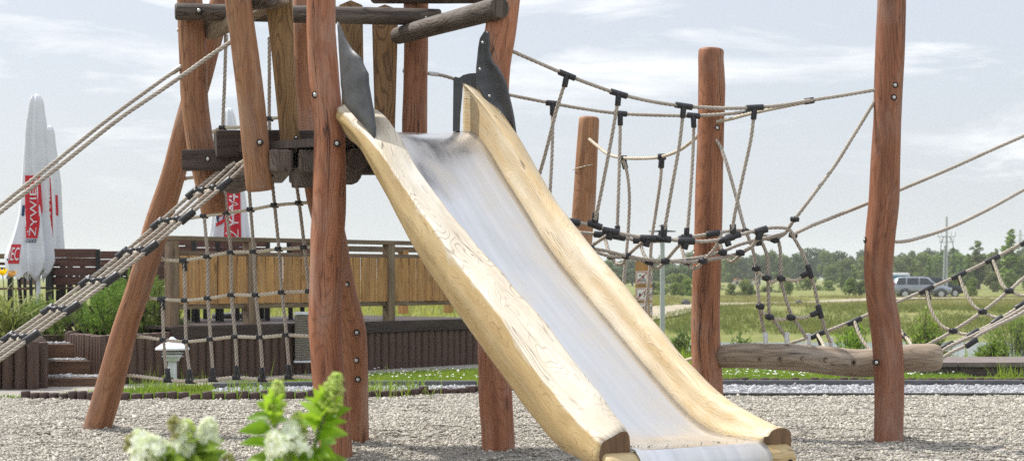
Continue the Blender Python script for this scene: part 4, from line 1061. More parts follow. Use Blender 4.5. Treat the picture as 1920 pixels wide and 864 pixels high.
# ---------------------------------------------------------------- terrace, palisade, steps, deck
W0 = Vector((-3.76, 15.84, 0)); WU = Vector((.665, .747, 0)).normalized(); WN = Vector((-.747, .665, 0)).normalized()
TZ, DZ = .42, .53
def wl(a, back=0, z=0): q = W0 + WU * a + WN * back; return Vector((q.x, q.y, z))
def stakes(mb, a, b, h, r=.055):
    L = (b - a).length; k = max(1, int(L / (r * 1.85)))
    for i in range(k):
        p = a.lerp(b, (i + .5) / k) ; hh = h + random.uniform(-.012, .012); rr = r * random.uniform(.94, 1.03)
        tube(mb, [Vector((p.x, p.y, -.12)), Vector((p.x + random.uniform(-.006, .006), p.y, hh * .5)), Vector((p.x, p.y, hh))], rr, 10, bev=.012, lump=.03, seed=i * 3.1)
mb = MB(); stakes(mb, wl(.0), wl(5.25), .47); o = mb.build('palisade_wall', M['stake']); tag(o, 'long dark brown palisade of upright stakes under the wooden deck, seen behind the rope net', 'palisade')
lp = G(73, 731)
mb = MB(); stakes(mb, Vector((-7.5, lp.y + .05, 0)), lp, .43, .058); stakes(mb, lp + Vector((.0, .12, 0)), CP(66, 16.9, 0), .43)
o = mb.build('palisade_wall', M['stake']); tag(o, 'short dark palisade of upright stakes at the left edge, beside the garden steps under the daylilies', 'palisade')
mb = MB(); sa = Vector(((128 - 960) * 17.0 / F, 17.0, 0)); stakes(mb, sa, wl(-.02), .46, .05)
o = mb.build('palisade_wall', M['stake']); tag(o, 'stepped dark palisade stakes at the head of the garden steps below the pine shrubs', 'palisade')
# raised ground
mb = MB()
prism(mb, [(-14, lp.y + .12, TZ), (lp.x - .03, lp.y + .12, TZ), (CP(64, 17.05, 0).x, 17.05, TZ), (sa.x - .03, 17.15, TZ), tuple(wl(.05, .08, TZ)), tuple(wl(5.3, .08, TZ)), tuple(wl(5.3, 2.7, TZ)), tuple(wl(1.0, 2.7, TZ)), tuple(wl(1.0, 9, TZ)), (-14, 27, TZ)][::-1], (0, 0, -.52))
tag(mb.build('terrace_ground', M['mulch']), kind='structure')
mb = MB(); prism(mb, [(-13, 17.9, TZ + .012), (-4.6, 17.9, TZ + .012), tuple(wl(.9, 2.2, TZ + .012)), tuple(wl(.95, 8, TZ + .012)), (-13, 26, TZ + .012)][::-1], (0, 0, -.012))
tag(mb.build('patio_ground', M['paving']), kind='structure')
# deck boards
mb = MB()
for i in range(22):
    bk = .02 + i * .118; a, b = wl(.72, bk, DZ - .015), wl(5.35, bk, DZ - .015); bar(mb, a, b, .11, .03, .003)
bar(mb, wl(.70, -.055, DZ - .06), wl(5.35, -.055, DZ - .06), .03, .12, .004)
o = mb.build('deck_floor', M['darkbeam']); tag(o, kind='structure')
# steps
steps = thing('garden_steps', 'three dark timber garden steps with pale gravel treads between two palisades', 'steps', G(130, 730))
for (xa, xb, yt, yb, Y, depth) in ((70, 200, 708, 730, 15.55, .62), (70, 188, 676, 702, 16.1, .62), (70, 170, 645, 672, 16.65, .5)):
    a, b = P(xa, yt, Y), P(xb, yt, Y); zb = P(0, yb, Y).z - .12; mb = MB()
    box(mb, ((a.x + b.x) / 2, Y + .045, (a.z + zb) / 2), b.x - a.x, .09, a.z - zb, None, .008, 0, 0); mb.build('riser', M['step'], steps)
    mb = MB(); box(mb, ((a.x + b.x) / 2, Y + .09 + depth / 2, a.z - .06), b.x - a.x - .01, depth, .125, None, .004); mb.build('tread', M['gravel_bed'], steps)
    n = 420; stones('gravel_chips', np.stack([RNG.uniform(a.x, b.x, n), RNG.uniform(Y + .08, Y + .3, n), np.full(n, a.z + .006)], 1), .012, M['whitestone'])
# railings
def railing(a0, a1, back, posts, label, top=1.40, name='deck_railing'):
    t = thing(name, label, 'railing', wl(a0, back, DZ))
    for a in posts:
        mb = MB(); p = wl(a, back, 0); R3 = axes(WU); zb = DZ - .01
        box(mb, (p.x, p.y, (zb + top - .04) / 2), .10, .10, top - .04 - zb, R3, .006, 0, 2); mb.build('post', M['rail_fence'], t)
    mb = MB(); bar(mb, wl(a0 - .06, back, top - .02), wl(a1, back, top - .02), .11, .045, .006); mb.build('handrail', M['rail_fence'], t)
    mb = MB(); bar(mb, wl(a0 + .05, back + .02, 1.235), wl(a1, back + .02, 1.235), .07, .04, .004); mb.build('rail', M['rail_fence'], t)
    mb = MB(); bar(mb, wl(a0 + .05, back + .02, .715), wl(a1, back + .02, .715), .06, .05, .004); mb.build('rail', M['rail_fence'], t)
    mb = MB(); k = int((a1 - a0 - .1) / .121)
    for i in range(k):
        p = wl(a0 + .12 + i * .121, back - .018 + random.uniform(-.006, .006)); h = 1.215 - .74
        box(mb, (p.x, p.y, .74 + h / 2), (.104), .022, h + random.uniform(-.004, .004), axes(WU), .003, 0, 2)
    mb.build('board_panel', M['fence'], t)
    return t
def a_of(px, back=.1):                               # position along the wall seen at a photo column
    q = (px - 960) / F; o = W0 + WN * back
    return (q * o.y - o.x) / (WU.x - q * WU.y)
railing(a_of(322), 5.25, .10, [a_of(322), a_of(468), a_of(729), 5.2], 'front deck railing of golden vertical boards with a grey handrail above the long palisade')
rb = thing('deck_railing', 'rear deck railing glimpsed beyond the front boards, only its rail and posts showing', 'railing', wl(2.2, 2.5, DZ))
for px in (756, 841):
    mb = MB(); p = wl(a_of(px, 2.45), 2.45); box(mb, (p.x, p.y, (DZ + 1.36) / 2), .10, .10, 1.36 - DZ, axes(WU), .006, 0, 2); mb.build('post', M['fence'], rb)
mb = MB(); bar(mb, wl(a_of(640, 2.45), 2.45, 1.36), wl(7.2, 2.45, 1.36), .10, .07, .006); mb.build('handrail', M['rail_fence'], rb)
lr2 = thing('patio_railing', 'thin grey rail behind the chairs and parasols on the raised patio', 'railing', (-7, 24, TZ))
mb = MB(); bar(mb, P(-60, 481, 24), P(322, 477, 24), .06, .07, .005); mb.build('handrail', M['rail_fence'], lr2)
for px in (-40, 92, 215, 300):
    mb = MB(); p = P(px, 480, 24); box(mb, (p.x, p.y + .05, (TZ + p.z) / 2), .08, .08, p.z - TZ, None, .005, 0, 2); mb.build('post', M['rail_fence'], lr2)

# ---------------------------------------------------------------- chairs and tables
def chair(loc, rot, label, group='dark slatted garden chairs'):
    t = thing('garden_chair', label, 'chair', loc, group); c, s = math.cos(rot), math.sin(rot); l = Vector(loc)
    def w(x, y, z): return l + Vector((x * c - y * s, x * s + y * c, z))
    for sx in (-1, 1):
        for (y0_, z1, y1) in ((-.24, .66, -.22), (.26, .90, .34)):
            mb = MB(); bar(mb, w(sx * .27, y0_, 0), w(sx * .27, y1, z1), .035, .05, .005, (c, s, 0)); mb.build('leg', M['dark_metal'], t)
        mb = MB(); bar(mb, w(sx * .27, -.28, .665), w(sx * .27, .30, .675), .055, .025, .005); mb.build('armrest', M['chairwood'], t)
    mb = MB()
    for i in range(5): bar(mb, w(-.25, -.22 + i * .105, .44), w(.25, -.22 + i * .105, .44), .092, .022, .004)
    mb.build('seat', M['chairwood'], t); mb = MB()
    for i in range(4): bar(mb, w(-.25, .285 + .016 * i, .53 + i * .108), w(.25, .285 + .016 * i, .53 + i * .108), .02, .10, .004)
    mb.build('backrest', M['chairwood'], t); return t
z_ = TZ + .012
chair(CP(147, 20.4, z_), math.pi + .12, 'brown slatted chair seen from behind, right beside the two closed parasols')
chair(CP(96, 21.3, z_), math.pi - .9, 'brown slatted chair half hidden between the parasol cloth and the chair seen from behind')
chair(CP(14, 19.6, z_), math.pi / 2 + .4, 'dark chair standing sideways at the left edge behind the yellow daylilies')
chair(CP(222, 21.5, z_), .2, 'dark chair behind the rope ramp and above the pine shrubs')
chair(CP(285, 20.6, z_), math.pi + .3, 'dark chair behind the slanted support post of the tower')
for px, Y, rot, lb in ((352, 18.2, 2.8, 'dark chair behind the deck boards near the first deck post, only legs showing'), (405, 18.6, .3, 'dark chair behind the deck boards below the far parasol, only legs showing'), (455, 18.9, 3.3, 'dark chair behind the deck boards by the second deck post, only legs showing'), (600, 19.4, 3.0, 'dark chair behind the deck boards near the tower leg, only legs showing')):
    chair(CP(px, Y, DZ), rot, lb)
def table(loc, label, w=.75):
    t = thing('garden_table', label, 'table', loc, 'dark garden tables'); l = Vector(loc)
    mb = MB()
    for i in range(6): box(mb, l + Vector((0, (i - 2.5) * w / 6, .73)), w, w / 6 - .012, .03, None, .004, 0, 0)
    mb.build('table_top', M['chairwood'], t)
    for sx in (-1, 1):
        for sy in (-1, 1):
            mb = MB(); box(mb, l + Vector((sx * w * .42, sy * w * .42, .355)), .06, .06, .71, None, .005, 0, 2); mb.build('leg', M['dark_metal'], t)
    return t
table(CP(55, 20.2, z_), 'dark table beneath the foremost closed parasol')
table(CP(190, 21.6, z_), 'dark table behind the rope ramp among the chairs')
table(CP(430, 19.0, DZ), 'dark table behind the deck boards below the far parasol')

# ---------------------------------------------------------------- closed parasols
from mathutils.bvhtree import BVHTree
def text_mesh(s, size=1.0):
    cu = bpy.data.curves.new('lettering', 'FONT'); cu.body = s; cu.size = size; cu.extrude = 0; cu.resolution_u = 3
    o = bpy.data.objects.new('lettering', cu); COL.objects.link(o)
    dg = bpy.context.evaluated_depsgraph_get(); me = bpy.data.meshes.new_from_object(o.evaluated_get(dg))
    bm = bmesh.new(); bm.from_mesh(me); bmesh.ops.triangulate(bm, faces=bm.faces); bmesh.ops.subdivide_edges(bm, edges=list(bm.edges), cuts=2, use_grid_fill=True); bmesh.ops.triangulate(bm, faces=bm.faces)
    v = [q.co.copy() for q in bm.verts]; bm.verts.index_update(); f = [tuple(x.index for x in q.verts) for q in bm.faces]
    bm.free(); bpy.data.objects.remove(o); bpy.data.curves.remove(cu); bpy.data.meshes.remove(me)
    x0, x1 = min(q.x for q in v), max(q.x for q in v); y0_, y1 = min(q.y for q in v), max(q.y for q in v)
    return [((q.x - x0) / (x1 - x0), (q.y - y0_) / (y1 - y0_)) for q in v], f
def parasol(label, prof, Y, zfloor, pole_px, seed, name='closed_parasol'):
    t = thing(name, label, 'parasol', CP(pole_px, Y, zfloor)); s = F / Y
    fl = .90
    mb = MB(); rows = []
    cen, rad = catmull([P((a + b) / 2, py, Y) for py, a, b in prof], .05, [(b - a) / 2 / s for py, a, b in prof])
    n = 96; V = []
    for i, (c, r) in enumerate(zip(cen, rad)):
        f = i / (len(cen) - 1)
        for k in range(n):
            a = 2 * math.pi * k / n
            tw = a + .35 * math.sin(f * 4 + seed)
            pleat = 1 - 2 * abs(math.sin(3.5 * tw + seed)) ** 1.4
            fold = (.15 + .17 * f) * pleat + .05 * math.cos(9 * tw - seed * 2 + 3 * f) + .16 * f * mnoise.noise(Vector((math.cos(a) * 1.6, math.sin(a) * 1.6, f * 2.5 + seed))) + .035 * mnoise.noise(Vector((a * 5, f * 9, seed)))
            q = c + Vector((math.cos(a), math.sin(a), 0)) * r * 1.10 * (1 + fold)
            if i >= len(cen) - 3: q.z += (.05 * pleat + .05 * mnoise.noise(Vector((a * 2, seed, 0)))) * (i - len(cen) + 4) / 3
            V.append(q)
    Fs = [(i * n + k, (i + 1) * n + k, (i + 1) * n + (k + 1) % n, i * n + (k + 1) % n) for i in range(len(cen) - 1) for k in range(n)]
    bvh = BVHTree.FromPolygons([tuple(v) for v in V], Fs)
    V.append(cen[0] + Vector((0, 0, .02))); Fs += [(len(V) - 1, k, (k + 1) % n) for k in range(n)]
    mb.add(V, Fs); can = mb.build('canopy', M['cloth'], t)
    so = can.modifiers.new('thickness', 'SOLIDIFY'); so.thickness = .003
    mb = MB(); p = CP(pole_px, Y, zfloor); tube(mb, [p + Vector((0, 0, .03)), p + Vector((0, 0, cen[2].z - zfloor))], .024, 12); mb.build('pole', M['white_metal'], t)
    mb = MB(); tube(mb, [p, p + Vector((0, 0, .06))], .24, 20, bev=.02); mb.build('base', M['concrete'], t)
    return t, can, on_cloth(bvh, Y)
def on_cloth(bvh, Y):
    def fy(x, z):
        h = bvh.ray_cast(Vector((x, Y - 2, z)), Vector((0, 1, 0)))[0]
        return h.y if h is not None else Y
    return fy
def print_on(can, fy, Y, quad, mat, text=None, tmat='white_print', rot=True, inset=.14, lift=.006, sub=22, name='printed_panel'):
    """coloured panel following the cloth; quad rows = (photo row, left, right); lettering laid over it"""
    rows = [q[0] for q in quad]; NU = 10
    def pos(u, v, l):
        py = rows[0] + (rows[-1] - rows[0]) * v; xl = np.interp(py, rows, [q[1] for q in quad]); xr = np.interp(py, rows, [q[2] for q in quad])
        q = P(xl + (xr - xl) * u, py, Y); return Vector((q.x, fy(q.x, q.z) - l, q.z))
    if mat:
        mb = MB(); V = [pos(u / NU, v / sub, lift) for v in range(sub + 1) for u in range(NU + 1)]
        mb.add(V, [(i * (NU + 1) + k, (i + 1) * (NU + 1) + k, (i + 1) * (NU + 1) + k + 1, i * (NU + 1) + k + 1) for i in range(sub) for k in range(NU)], None, 0)
        mb.build(name, M[mat], can)
    if text:
        v, f = text_mesh(text); mb = MB(); V = []
        for tx, ty in v:
            if rot: u_, v_ = inset + (1 - 2 * inset) * (1 - ty), .96 - .92 * tx
            else: u_, v_ = .06 + .88 * tx, 1 - inset - (1 - 2 * inset) * ty
            V.append(pos(u_, v_, lift + .007))
        mb.add(V, f, None, 0, False); mb.build('lettering', M[tmat], can)
WORD_ = '\u017bYWIEC'
U1, can1, fy1 = parasol('foremost closed white parasol with a tall red lettered panel, on the patio at the left', [(180, 61, 75), (188, 58, 78), (210, 55, 80), (250, 51, 83), (330, 48, 85), (400, 46, 86), (450, 44, 88), (490, 41, 90), (517, 44, 86)], 19.0, z_, 72, .6)
print_on(can1, fy1, 19.0, [(330, 50, 79), (390, 51, 82), (420, 54, 81), (447, 56, 76)], 'red_print', WORD_, inset=.2)
print_on(can1, fy1, 19.0, [(449, 56, 74), (455, 56, 73)], 'navy_print', '1856', rot=False, inset=.2, sub=2)
# loose flap of cloth to the left
mb = MB(); pth = [P(57, 196, 19.02), P(52, 260, 19.0), P(49, 340, 18.97), P(46, 400, 18.93), P(40, 445, 18.9), P(34, 480, 18.88), P(34, 515, 18.88)]
pth, rd = catmull(pth, .06, [.02, .035, .05, .06, .10, .14, .12]); V = []; n = 24
for i, (c, r) in enumerate(zip(pth, rd)):
    for k in range(n):
        a = 2 * math.pi * k / n; f = i / len(pth); q = c + Vector((math.cos(a) * r * (1 + .2 * f * math.cos(4 * a + 1)), math.sin(a) * r * .6 * (1 + .3 * f * math.cos(5 * a)), 0)); q.y = max(q.y, c.y - .5 * r)
        if i == len(pth) - 1: q.z += .05 * math.cos(3 * a + 1)
        V.append(q)
mb.add(V, [(i * n + k, (i + 1) * n + k, (i + 1) * n + (k + 1) % n, i * n + (k + 1) % n) for i in range(len(pth) - 1) for k in range(n)]); fl_ = mb.build('canopy_flap', M['cloth'], U1)
flf = on_cloth(BVHTree.FromPolygons([tuple(v) for v in V], [(i * n + k, (i + 1) * n + k, (i + 1) * n + (k + 1) % n, i * n + (k + 1) % n) for i in range(len(pth) - 1) for k in range(n)]), 18.9)
print_on(fl_, flf, 18.9, [(458, 24, 43), (494, 18, 40)], 'red_print', 'IEC', rot=False, inset=.16, sub=4)
print_on(fl_, flf, 18.9, [(484.5, 15, 24), (488, 15, 24)], 'navy_print', None, sub=2)
print_on(fl_, flf, 18.95, [(385, 44, 49), (405, 43, 48)], 'navy_print', None, sub=2)
U2, can2, fy2 = parasol('closed white parasol with a narrow red panel standing just behind the foremost parasol', [(238, 88, 98), (246, 86, 100), (270, 85, 102), (310, 84, 106), (350, 83, 110), (400, 84, 112), (450, 86, 115), (488, 87, 117)], 22.0, z_, 93, 2.1)
print_on(can2, fy2, 22.0, [(334, 87, 99), (390, 88, 102), (447, 90, 103)], 'red_print', WORD_, inset=.2)
print_on(can2, fy2, 22.0, [(449, 92, 102), (456, 93, 102)], 'navy_print', None, sub=2)
print_on(can2, fy2, 22.0, [(366, 106, 110), (404, 107.5, 111.5)], 'red_print', None, sub=5)
U3, can3, fy3 = parasol('closed white parasol with a red lettered panel and crest, seen behind the tower platform', [(205, 424, 435), (212, 422, 437), (235, 419, 441), (300, 415, 447), (350, 412, 453), (400, 408, 456), (440, 404, 458), (470, 400, 459)], 19.8, DZ, 436, 4.0)
print_on(can3, fy3, 19.8, [(322, 425, 450), (380, 425, 453), (452, 424, 456)], 'red_print', WORD_, inset=.15)
print_on(can3, fy3, 19.8, [(455, 423, 456), (461, 423, 456)], 'navy_print', '1856', rot=False, inset=.2, sub=2)
# crest: ring, ribbon and diagonal strokes
def crest(can, fy, Y, cx, cy, w, h):
    def pp_(x, y, l): q = P(cx + x * w, cy + y * h, Y); return Vector((q.x, fy(q.x, q.z) - l, q.z))
    mb = MB(); k = 20
    V = [pp_(math.cos(2 * math.pi * i / k) * r, math.sin(2 * math.pi * i / k) * r, .004) for i in range(k) for r in (.78, 1.0)]
    mb.add(V, [(2 * i, 2 * i + 1, 2 * ((i + 1) % k) + 1, 2 * ((i + 1) % k)) for i in range(k)], None, 0, False)
    for (a, b, c, d) in (((-.7, .5), (-.45, .75), (.1, .1), (-.15, -.05)), ((.1, -.6), (.4, -.65), (.3, .0), (.05, .05)), ((-.6, -.2), (-.35, -.5), (-.1, -.35), (-.3, -.05))):
        mb.add([pp_(*q, .005) for q in (a, b, c, d)], [(0, 1, 2, 3)], None, 0, False)
    for (a, b, c, d) in (((-.9, .9), (.9, .55), (.9, .8), (-.9, 1.15)), ((-.2, .2), (.6, .1), (.6, .35), (-.2, .45)), ((-.15, -.75), (.25, -.8), (.3, -.4), (-.1, -.35))):
        mb.add([pp_(*q, .006) for q in (a, b, c, d)], [(0, 1, 2, 3)], None, 1, False)
    mb.build('crest', [M['navy_print'], M['red_print']], can)
crest(can3, fy3, 19.8, 417, 396, 8, 26)
crest(can3, fy3, 19.8, 434, 372, 7, 26)

# ---------------------------------------------------------------- garden lantern and wicker basket
LG = G(323, 735); lan = thing('garden_lantern', 'pale louvred garden lantern with a wide conical cap standing on the lawn behind the net', 'lantern', LG)
def lz_(py): return CH - (py - H0) * LG.y / F
mb = MB(); tube(mb, [LG, Vector((LG.x, LG.y, lz_(672)))], [.042, .038], 4, bev=.003); mb.build('post', M['white_metal'], lan)
mb = MB(); tube(mb, [Vector((LG.x, LG.y, lz_(676))), Vector((LG.x, LG.y, lz_(664)))], [.06, .085], 20); mb.build('collar', M['white_metal'], lan)
for py in (668, 662, 656):
    mb = MB(); tube(mb, [Vector((LG.x, LG.y, lz_(py))), Vector((LG.x, LG.y, lz_(py - 3)))], [.098, .075], 24); mb.build('louvre', M['white_metal'], lan)
mb = MB(); tube(mb, [Vector((LG.x, LG.y, lz_(655))), Vector((LG.x, LG.y, lz_(652))), Vector((LG.x, LG.y, lz_(634))), Vector((LG.x, LG.y, lz_(631)))], [.148, .146, .025, .012], 28, smooth=False); mb.build('cap', M['white_metal'], lan)
bk = wl(a_of(565, -.12), -.16); bas = thing('wicker_basket', 'grey wicker box with white metal rims fixed on the palisade beside the tower leg', 'basket', (bk.x, bk.y, .1))
def bz(py): return CH - (py - H0) * bk.y / F
mb = MB(); box(mb, (bk.x, bk.y, (bz(590) + bz(675)) / 2), .17, .15, bz(590) - bz(675), None, .012, 0, 2); mb.build('basket_body', M['wicker'], bas)
for py, h in ((587, .028), (677, .02)):
    mb = MB(); box(mb, (bk.x, bk.y, bz(py)), .185, .165, h, None, .004); mb.build('rim', M['white_metal'], bas)
# ---------------------------------------------------------------- low wall, sign post, lamp post
wx0, wy = 4.15, 17.35; lw = thing('low_wall', 'low brown block wall with a flat paved cap at the right edge in front of the pond', 'wall', (6.5, wy, 0))
mb = MB()
for i in range(24):
    for j in range(1): box(mb, (wx0 + .2 + i * .40, wy + .6, -.03), .392, 1.18, .24, None, .006)
mb.build('wall_body', M['brick'], lw); mb = MB()
for i in range(24): box(mb, (wx0 + .18 + i * .40, wy + .6, .115), .392, 1.24, .05, None, .008)
mb.build('wall_cap', M['cap'], lw)
SY = 24.0; sb = CP(1207, SY, -.2); sp = thing('sign_post', 'square timber pillar carrying three square prohibition signs, behind the slide rail', 'sign', sb)
def sz(py): return CH - (py - H0) * SY / F
rotS = Matrix.Rotation(-.3, 3, 'Z')
mb = MB(); box(mb, (sb.x, SY, (sz(489) - .2) / 2), .20, .20, sz(489) + .2, rotS, .008, 0, 2); mb.build('pillar', M['fence'], sp)
mb = MB(); box(mb, (sb.x, SY, sz(487)), .212, .212, .05, rotS, .008); mb.build('cap', M['white_metal'], sp)
def sign_face(z, kind, side):
    d = (rotS @ Vector((0, -1, 0))) if side == 0 else (rotS @ Vector((1, 0, 0))); x = Vector((0, 0, 1)).cross(-d) * -1
    x = Vector((-d.y, d.x, 0)); c = Vector((sb.x, SY, z)) + d * .103
    def q(u, v, l): return c + x * u + Vector((0, 0, v)) + d * l
    mb = MB(); h = .088
    prism(mb, [q(-h, -h, 0), q(h, -h, 0), q(h, h, 0), q(-h, h, 0)], d * .004, 0); pl = mb.build('sign_plate', M['signwhite'], sp)
    mb = MB(); a, b = .078, .070
    for (u0, v0, u1, v1) in ((-a, -a, a, -b), (-a, b, a, a), (-a, -b, -b, b), (b, -b, a, b)): mb.add([q(u0, v0, .0055), q(u1, v0, .0055), q(u1, v1, .0055), q(u0, v1, .0055)], [(0, 1, 2, 3)], None, 0, False)
    mb.add([q(-.07, -.062, .0075), q(-.062, -.07, .0075), q(.07, .062, .0075), q(.062, .07, .0075)], [(0, 1, 2, 3)], None, 0, False); mb.build('prohibition_mark', M['signred'], pl)
    mb = MB()
    def poly(pts): mb.add([q(u, v, .0065) for u, v in pts], [tuple(range(len(pts)))], None, 0, False)
    def disc(u, v, r): poly([(u + r * math.cos(a_), v + r * math.sin(a_)) for a_ in np.linspace(0, 6.28, 11)[:-1]])
    if kind == 0:
        disc(-.028, .030, .013); poly([(-.012, .012), (.034, .040), (.042, .030), (.022, .0), (.044, -.010), (.04, -.02), (.0, -.006)])
        for k, v0 in enumerate((-.03, -.05)):
            for i in range(8):
                u0, u1 = -.058 + i * .0145, -.058 + (i + 1) * .0145; w0, w1 = v0 + .006 * math.sin(i * 1.57), v0 + .006 * math.sin((i + 1) * 1.57)
                poly([(u0, w0 - .005), (u1, w1 - .005), (u1, w1 + .005), (u0, w0 + .005)])
    elif kind == 1:
        disc(-.03, .005, .012); poly([(-.042, -.0), (-.02, -.0), (-.012, -.03), (-.05, -.03)]); poly([(.02, -.05), (.03, -.05), (.048, .03), (.04, .034)]); poly([(.05, -.05), (.058, -.05), (.048, .03), (.042, .028)])
    else:
        poly([(-.05, .04), (-.02, .045), (-.01, .0), (-.03, -.01)]); poly([(.0, .03), (.03, .01), (.02, -.05), (-.0, -.05), (.008, -.0)]); disc(.03, .035, .012)
    mb.build('pictogram', M['signdark'], pl)
for py, k in ((520, 0), (551, 1), (579, 2)):
    sign_face(sz(py), k, 0); sign_face(sz(py), k, 1)
LY = 27.0; lb = CP(1242, LY, -.3); lamp = thing('lamp_post', 'slim grey park lamp post with a flat dark disc head above the rope bridge', 'lamp post', lb)
def lz2(py): return CH - (py - H0) * LY / F
mb = MB(); tube(mb, [lb, Vector((lb.x, LY, lz2(441)))], [.042, .036], 14); mb.build('pole', M['grey_metal'], lamp)
mb = MB(); tube(mb, [Vector((lb.x, LY, lz2(442))), Vector((lb.x, LY, lz2(432)))], [.075, .05], 16); mb.build('lamp_head', M['dark_metal'], lamp)
mb = MB(); tube(mb, [Vector((lb.x, LY, lz2(434.5))), Vector((lb.x, LY, lz2(433))), Vector((lb.x, LY, lz2(431.5)))], [.21, .22, .06], 24); mb.build('lamp_shade', M['dark_metal'], lamp)
mb = MB(); tube(mb, [Vector((lb.x, LY, lz2(432))), Vector((lb.x, LY, lz2(424)))], .022, 8); tube(mb, [Vector((lb.x, LY, lz2(424))), Vector((lb.x, LY, lz2(421.5)))], [.07, .03], 14); mb.build('lamp_top', M['dark_metal'], lamp)

# ---------------------------------------------------------------- cars, van, cabinet, poles, house
def car(loc, rot, label, paint, group=None):
    t = thing('parked_car', label, 'car', loc, group); c, s = math.cos(rot), math.sin(rot); l = Vector(loc)
    def w(x, y, z): return l + Vector((x * c - y * s, x * s + y * c, z))
    # body as cross-sections along its length: (x, half width, sill z, belt z, roof half width, roof z)
    S = [(-2.22, .70, .42, .95, .60, .98), (-2.15, .82, .34, 1.02, .70, 1.10), (-1.95, .87, .30, 1.04, .66, 1.52), (-1.6, .89, .28, 1.04, .66, 1.64), (-.9, .90, .28, 1.03, .67, 1.68), (0, .90, .28, 1.02, .67, 1.67), (.5, .90, .28, 1.02, .65, 1.60), (.95, .90, .28, 1.02, .62, 1.30), (1.25, .90, .28, 1.0, .72, 1.05), (1.7, .88, .30, .92, .70, .96), (2.05, .84, .34, .82, .66, .86), (2.2, .74, .40, .70, .60, .76)]
    mb = MB(); V = []
    for (x, hw, zs, zb, rw, zr) in S:
        half = [(hw * .9, zs), (hw, zs + .12), (hw * 1.01, (zs + zb) / 2 + .05), (hw * .985, zb), ((hw + rw) / 2 + .02, (zb + zr) / 2), (rw + .01, zr - .05), (rw * .8, zr)]
        ring = [(-y, z) for y, z in half] + [(y, z) for y, z in half[::-1]]
        V += [w(x, y, z) for y, z in ring]
    n = 14
    Fs = [(i * n + k, (i + 1) * n + k, (i + 1) * n + (k + 1) % n, i * n + (k + 1) % n) for i in range(len(S) - 1) for k in range(n)]
    Fs += [tuple(range(n)), tuple(range((len(S) - 1) * n, len(S) * n))[::-1]]
    mb.add(V, Fs); mb.build('body', paint, t)
    def hw_at(x, z):
        i = max(0, min(len(S) - 2, sum(1 for q in S if q[0] <= x) - 1)); f = (x - S[i][0]) / (S[i + 1][0] - S[i][0])
        a = [S[i][k] * (1 - f) + S[i + 1][k] * f for k in range(6)]
        return a[1] * .985 + ((a[4] + .01) - a[1] * .985) * (z - a[3]) / max(.01, a[5] - .05 - a[3])
    for sd in (-1, 1):
        for (x0, x1, tl, tr) in ((-1.98, -1.28, .12, 0), (-1.20, -.32, 0, 0), (-.24, .92, 0, .62)):
            mb = MB(); pts = [(x0, 1.07), (x1, 1.07), (x1 - tr, 1.55 if tr else 1.58), (x0 + tl, 1.56)]
            mb.add([w(x, sd * (hw_at(x, z) + .045), z) for x, z in pts], [(0, 1, 2, 3)], None, 0, False); mb.build('window', M['glass'], t)
        for x in (-1.36, 1.36):
            wl_ = MB(); a = w(x, sd * .74, .34); b = w(x, sd * .93, .34); tube(wl_, [a, b], .345, 26, bev=.03); tw = wl_.build('wheel', M['tyre'], t)
            rm = MB(); tube(rm, [w(x, sd * .925, .34), w(x, sd * .942, .34)], [.225, .21], 20); rm.build('rim', M['rim'], tw)
            ar = MB(); pth = [w(x + .42 * math.cos(a_), sd * .905, .34 + .42 * math.sin(a_)) for a_ in np.linspace(-.1, math.pi + .1, 14)]; tube(ar, pth, .035, 6); ar.build('wheel_arch', M['dark_metal'], t)
        mb = MB(); bar(mb, w(-1.0, sd * .915, .52), w(1.0, sd * .915, .52), .02, .10, .004); mb.build('side_moulding', M['dark_metal'], t)
        mb = MB(); ball(mb, w(.85, sd * 1.0, 1.08), .11, .7, .6, .6); mb.build('mirror', M['dark_metal'], t)
        mb = MB(); bar(mb, w(-1.6, sd * .62, 1.72), w(.3, sd * .62, 1.70), .035, .035, .01); mb.build('roof_rail', M['dark_metal'], t)
        mb = MB(); box(mb, w(2.12, sd * .66, .76), .14, .28, .15, Matrix.Rotation(rot, 3, 'Z'), .03); mb.build('headlight', M['lampglass'], t)
        mb = MB(); box(mb, w(-2.16, sd * .72, 1.05), .10, .16, .36, Matrix.Rotation(rot, 3, 'Z'), .02); mb.build('tail_light', M['redlamp'], t)
    mb = MB(); mb.add([w(.62, -.60, 1.55), w(.62, .60, 1.55), w(1.22, .74, 1.09), w(1.22, -.74, 1.09)], [(0, 1, 2, 3)], None, 0, False); mb.build('windscreen', M['glass'], t)
    mb = MB(); box(mb, w(2.17, 0, .45), .14, 1.5, .18, Matrix.Rotation(rot, 3, 'Z'), .04); mb.build('bumper', M['dark_metal'], t); mb = MB(); box(mb, w(-2.2, 0, .5), .14, 1.55, .2, Matrix.Rotation(rot, 3, 'Z'), .04); mb.build('bumper', M['dark_metal'], t)
    return t
def on(px, Y, dz=0): q = CP(px, Y, 0); return Vector((q.x, q.y, tz(q.x, q.y) + dz))
car(on(1727, 131), -.06, 'grey estate car parked side on upon the grass bank behind the tallest post', M['carpaint'])
car(on(1752, 138), .25, 'dark car with its nose showing past the front of the grey estate car', plain('black_car_paint', (.02, .022, .026), .3, .3, .05, 3, 0))
vn = on(1673, 143); van = thing('parked_van', 'white van with a teal rear window standing behind the tail of the grey estate car', 'van', vn)
mb = MB(); box(mb, vn + Vector((0, 0, 1.15)), 1.95, 4.6, 1.65, None, .18); mb.build('body', M['white_metal'], van)
mb = MB(); box(mb, vn + Vector((0, -2.29, 1.38)), 1.55, .06, .75, None, .02); mb.build('rear_window', M['teal'], van)
mb = MB(); box(mb, vn + Vector((0, -2.31, .5)), 1.9, .16, .22, None, .04); mb.build('bumper', M['dark_metal'], van)
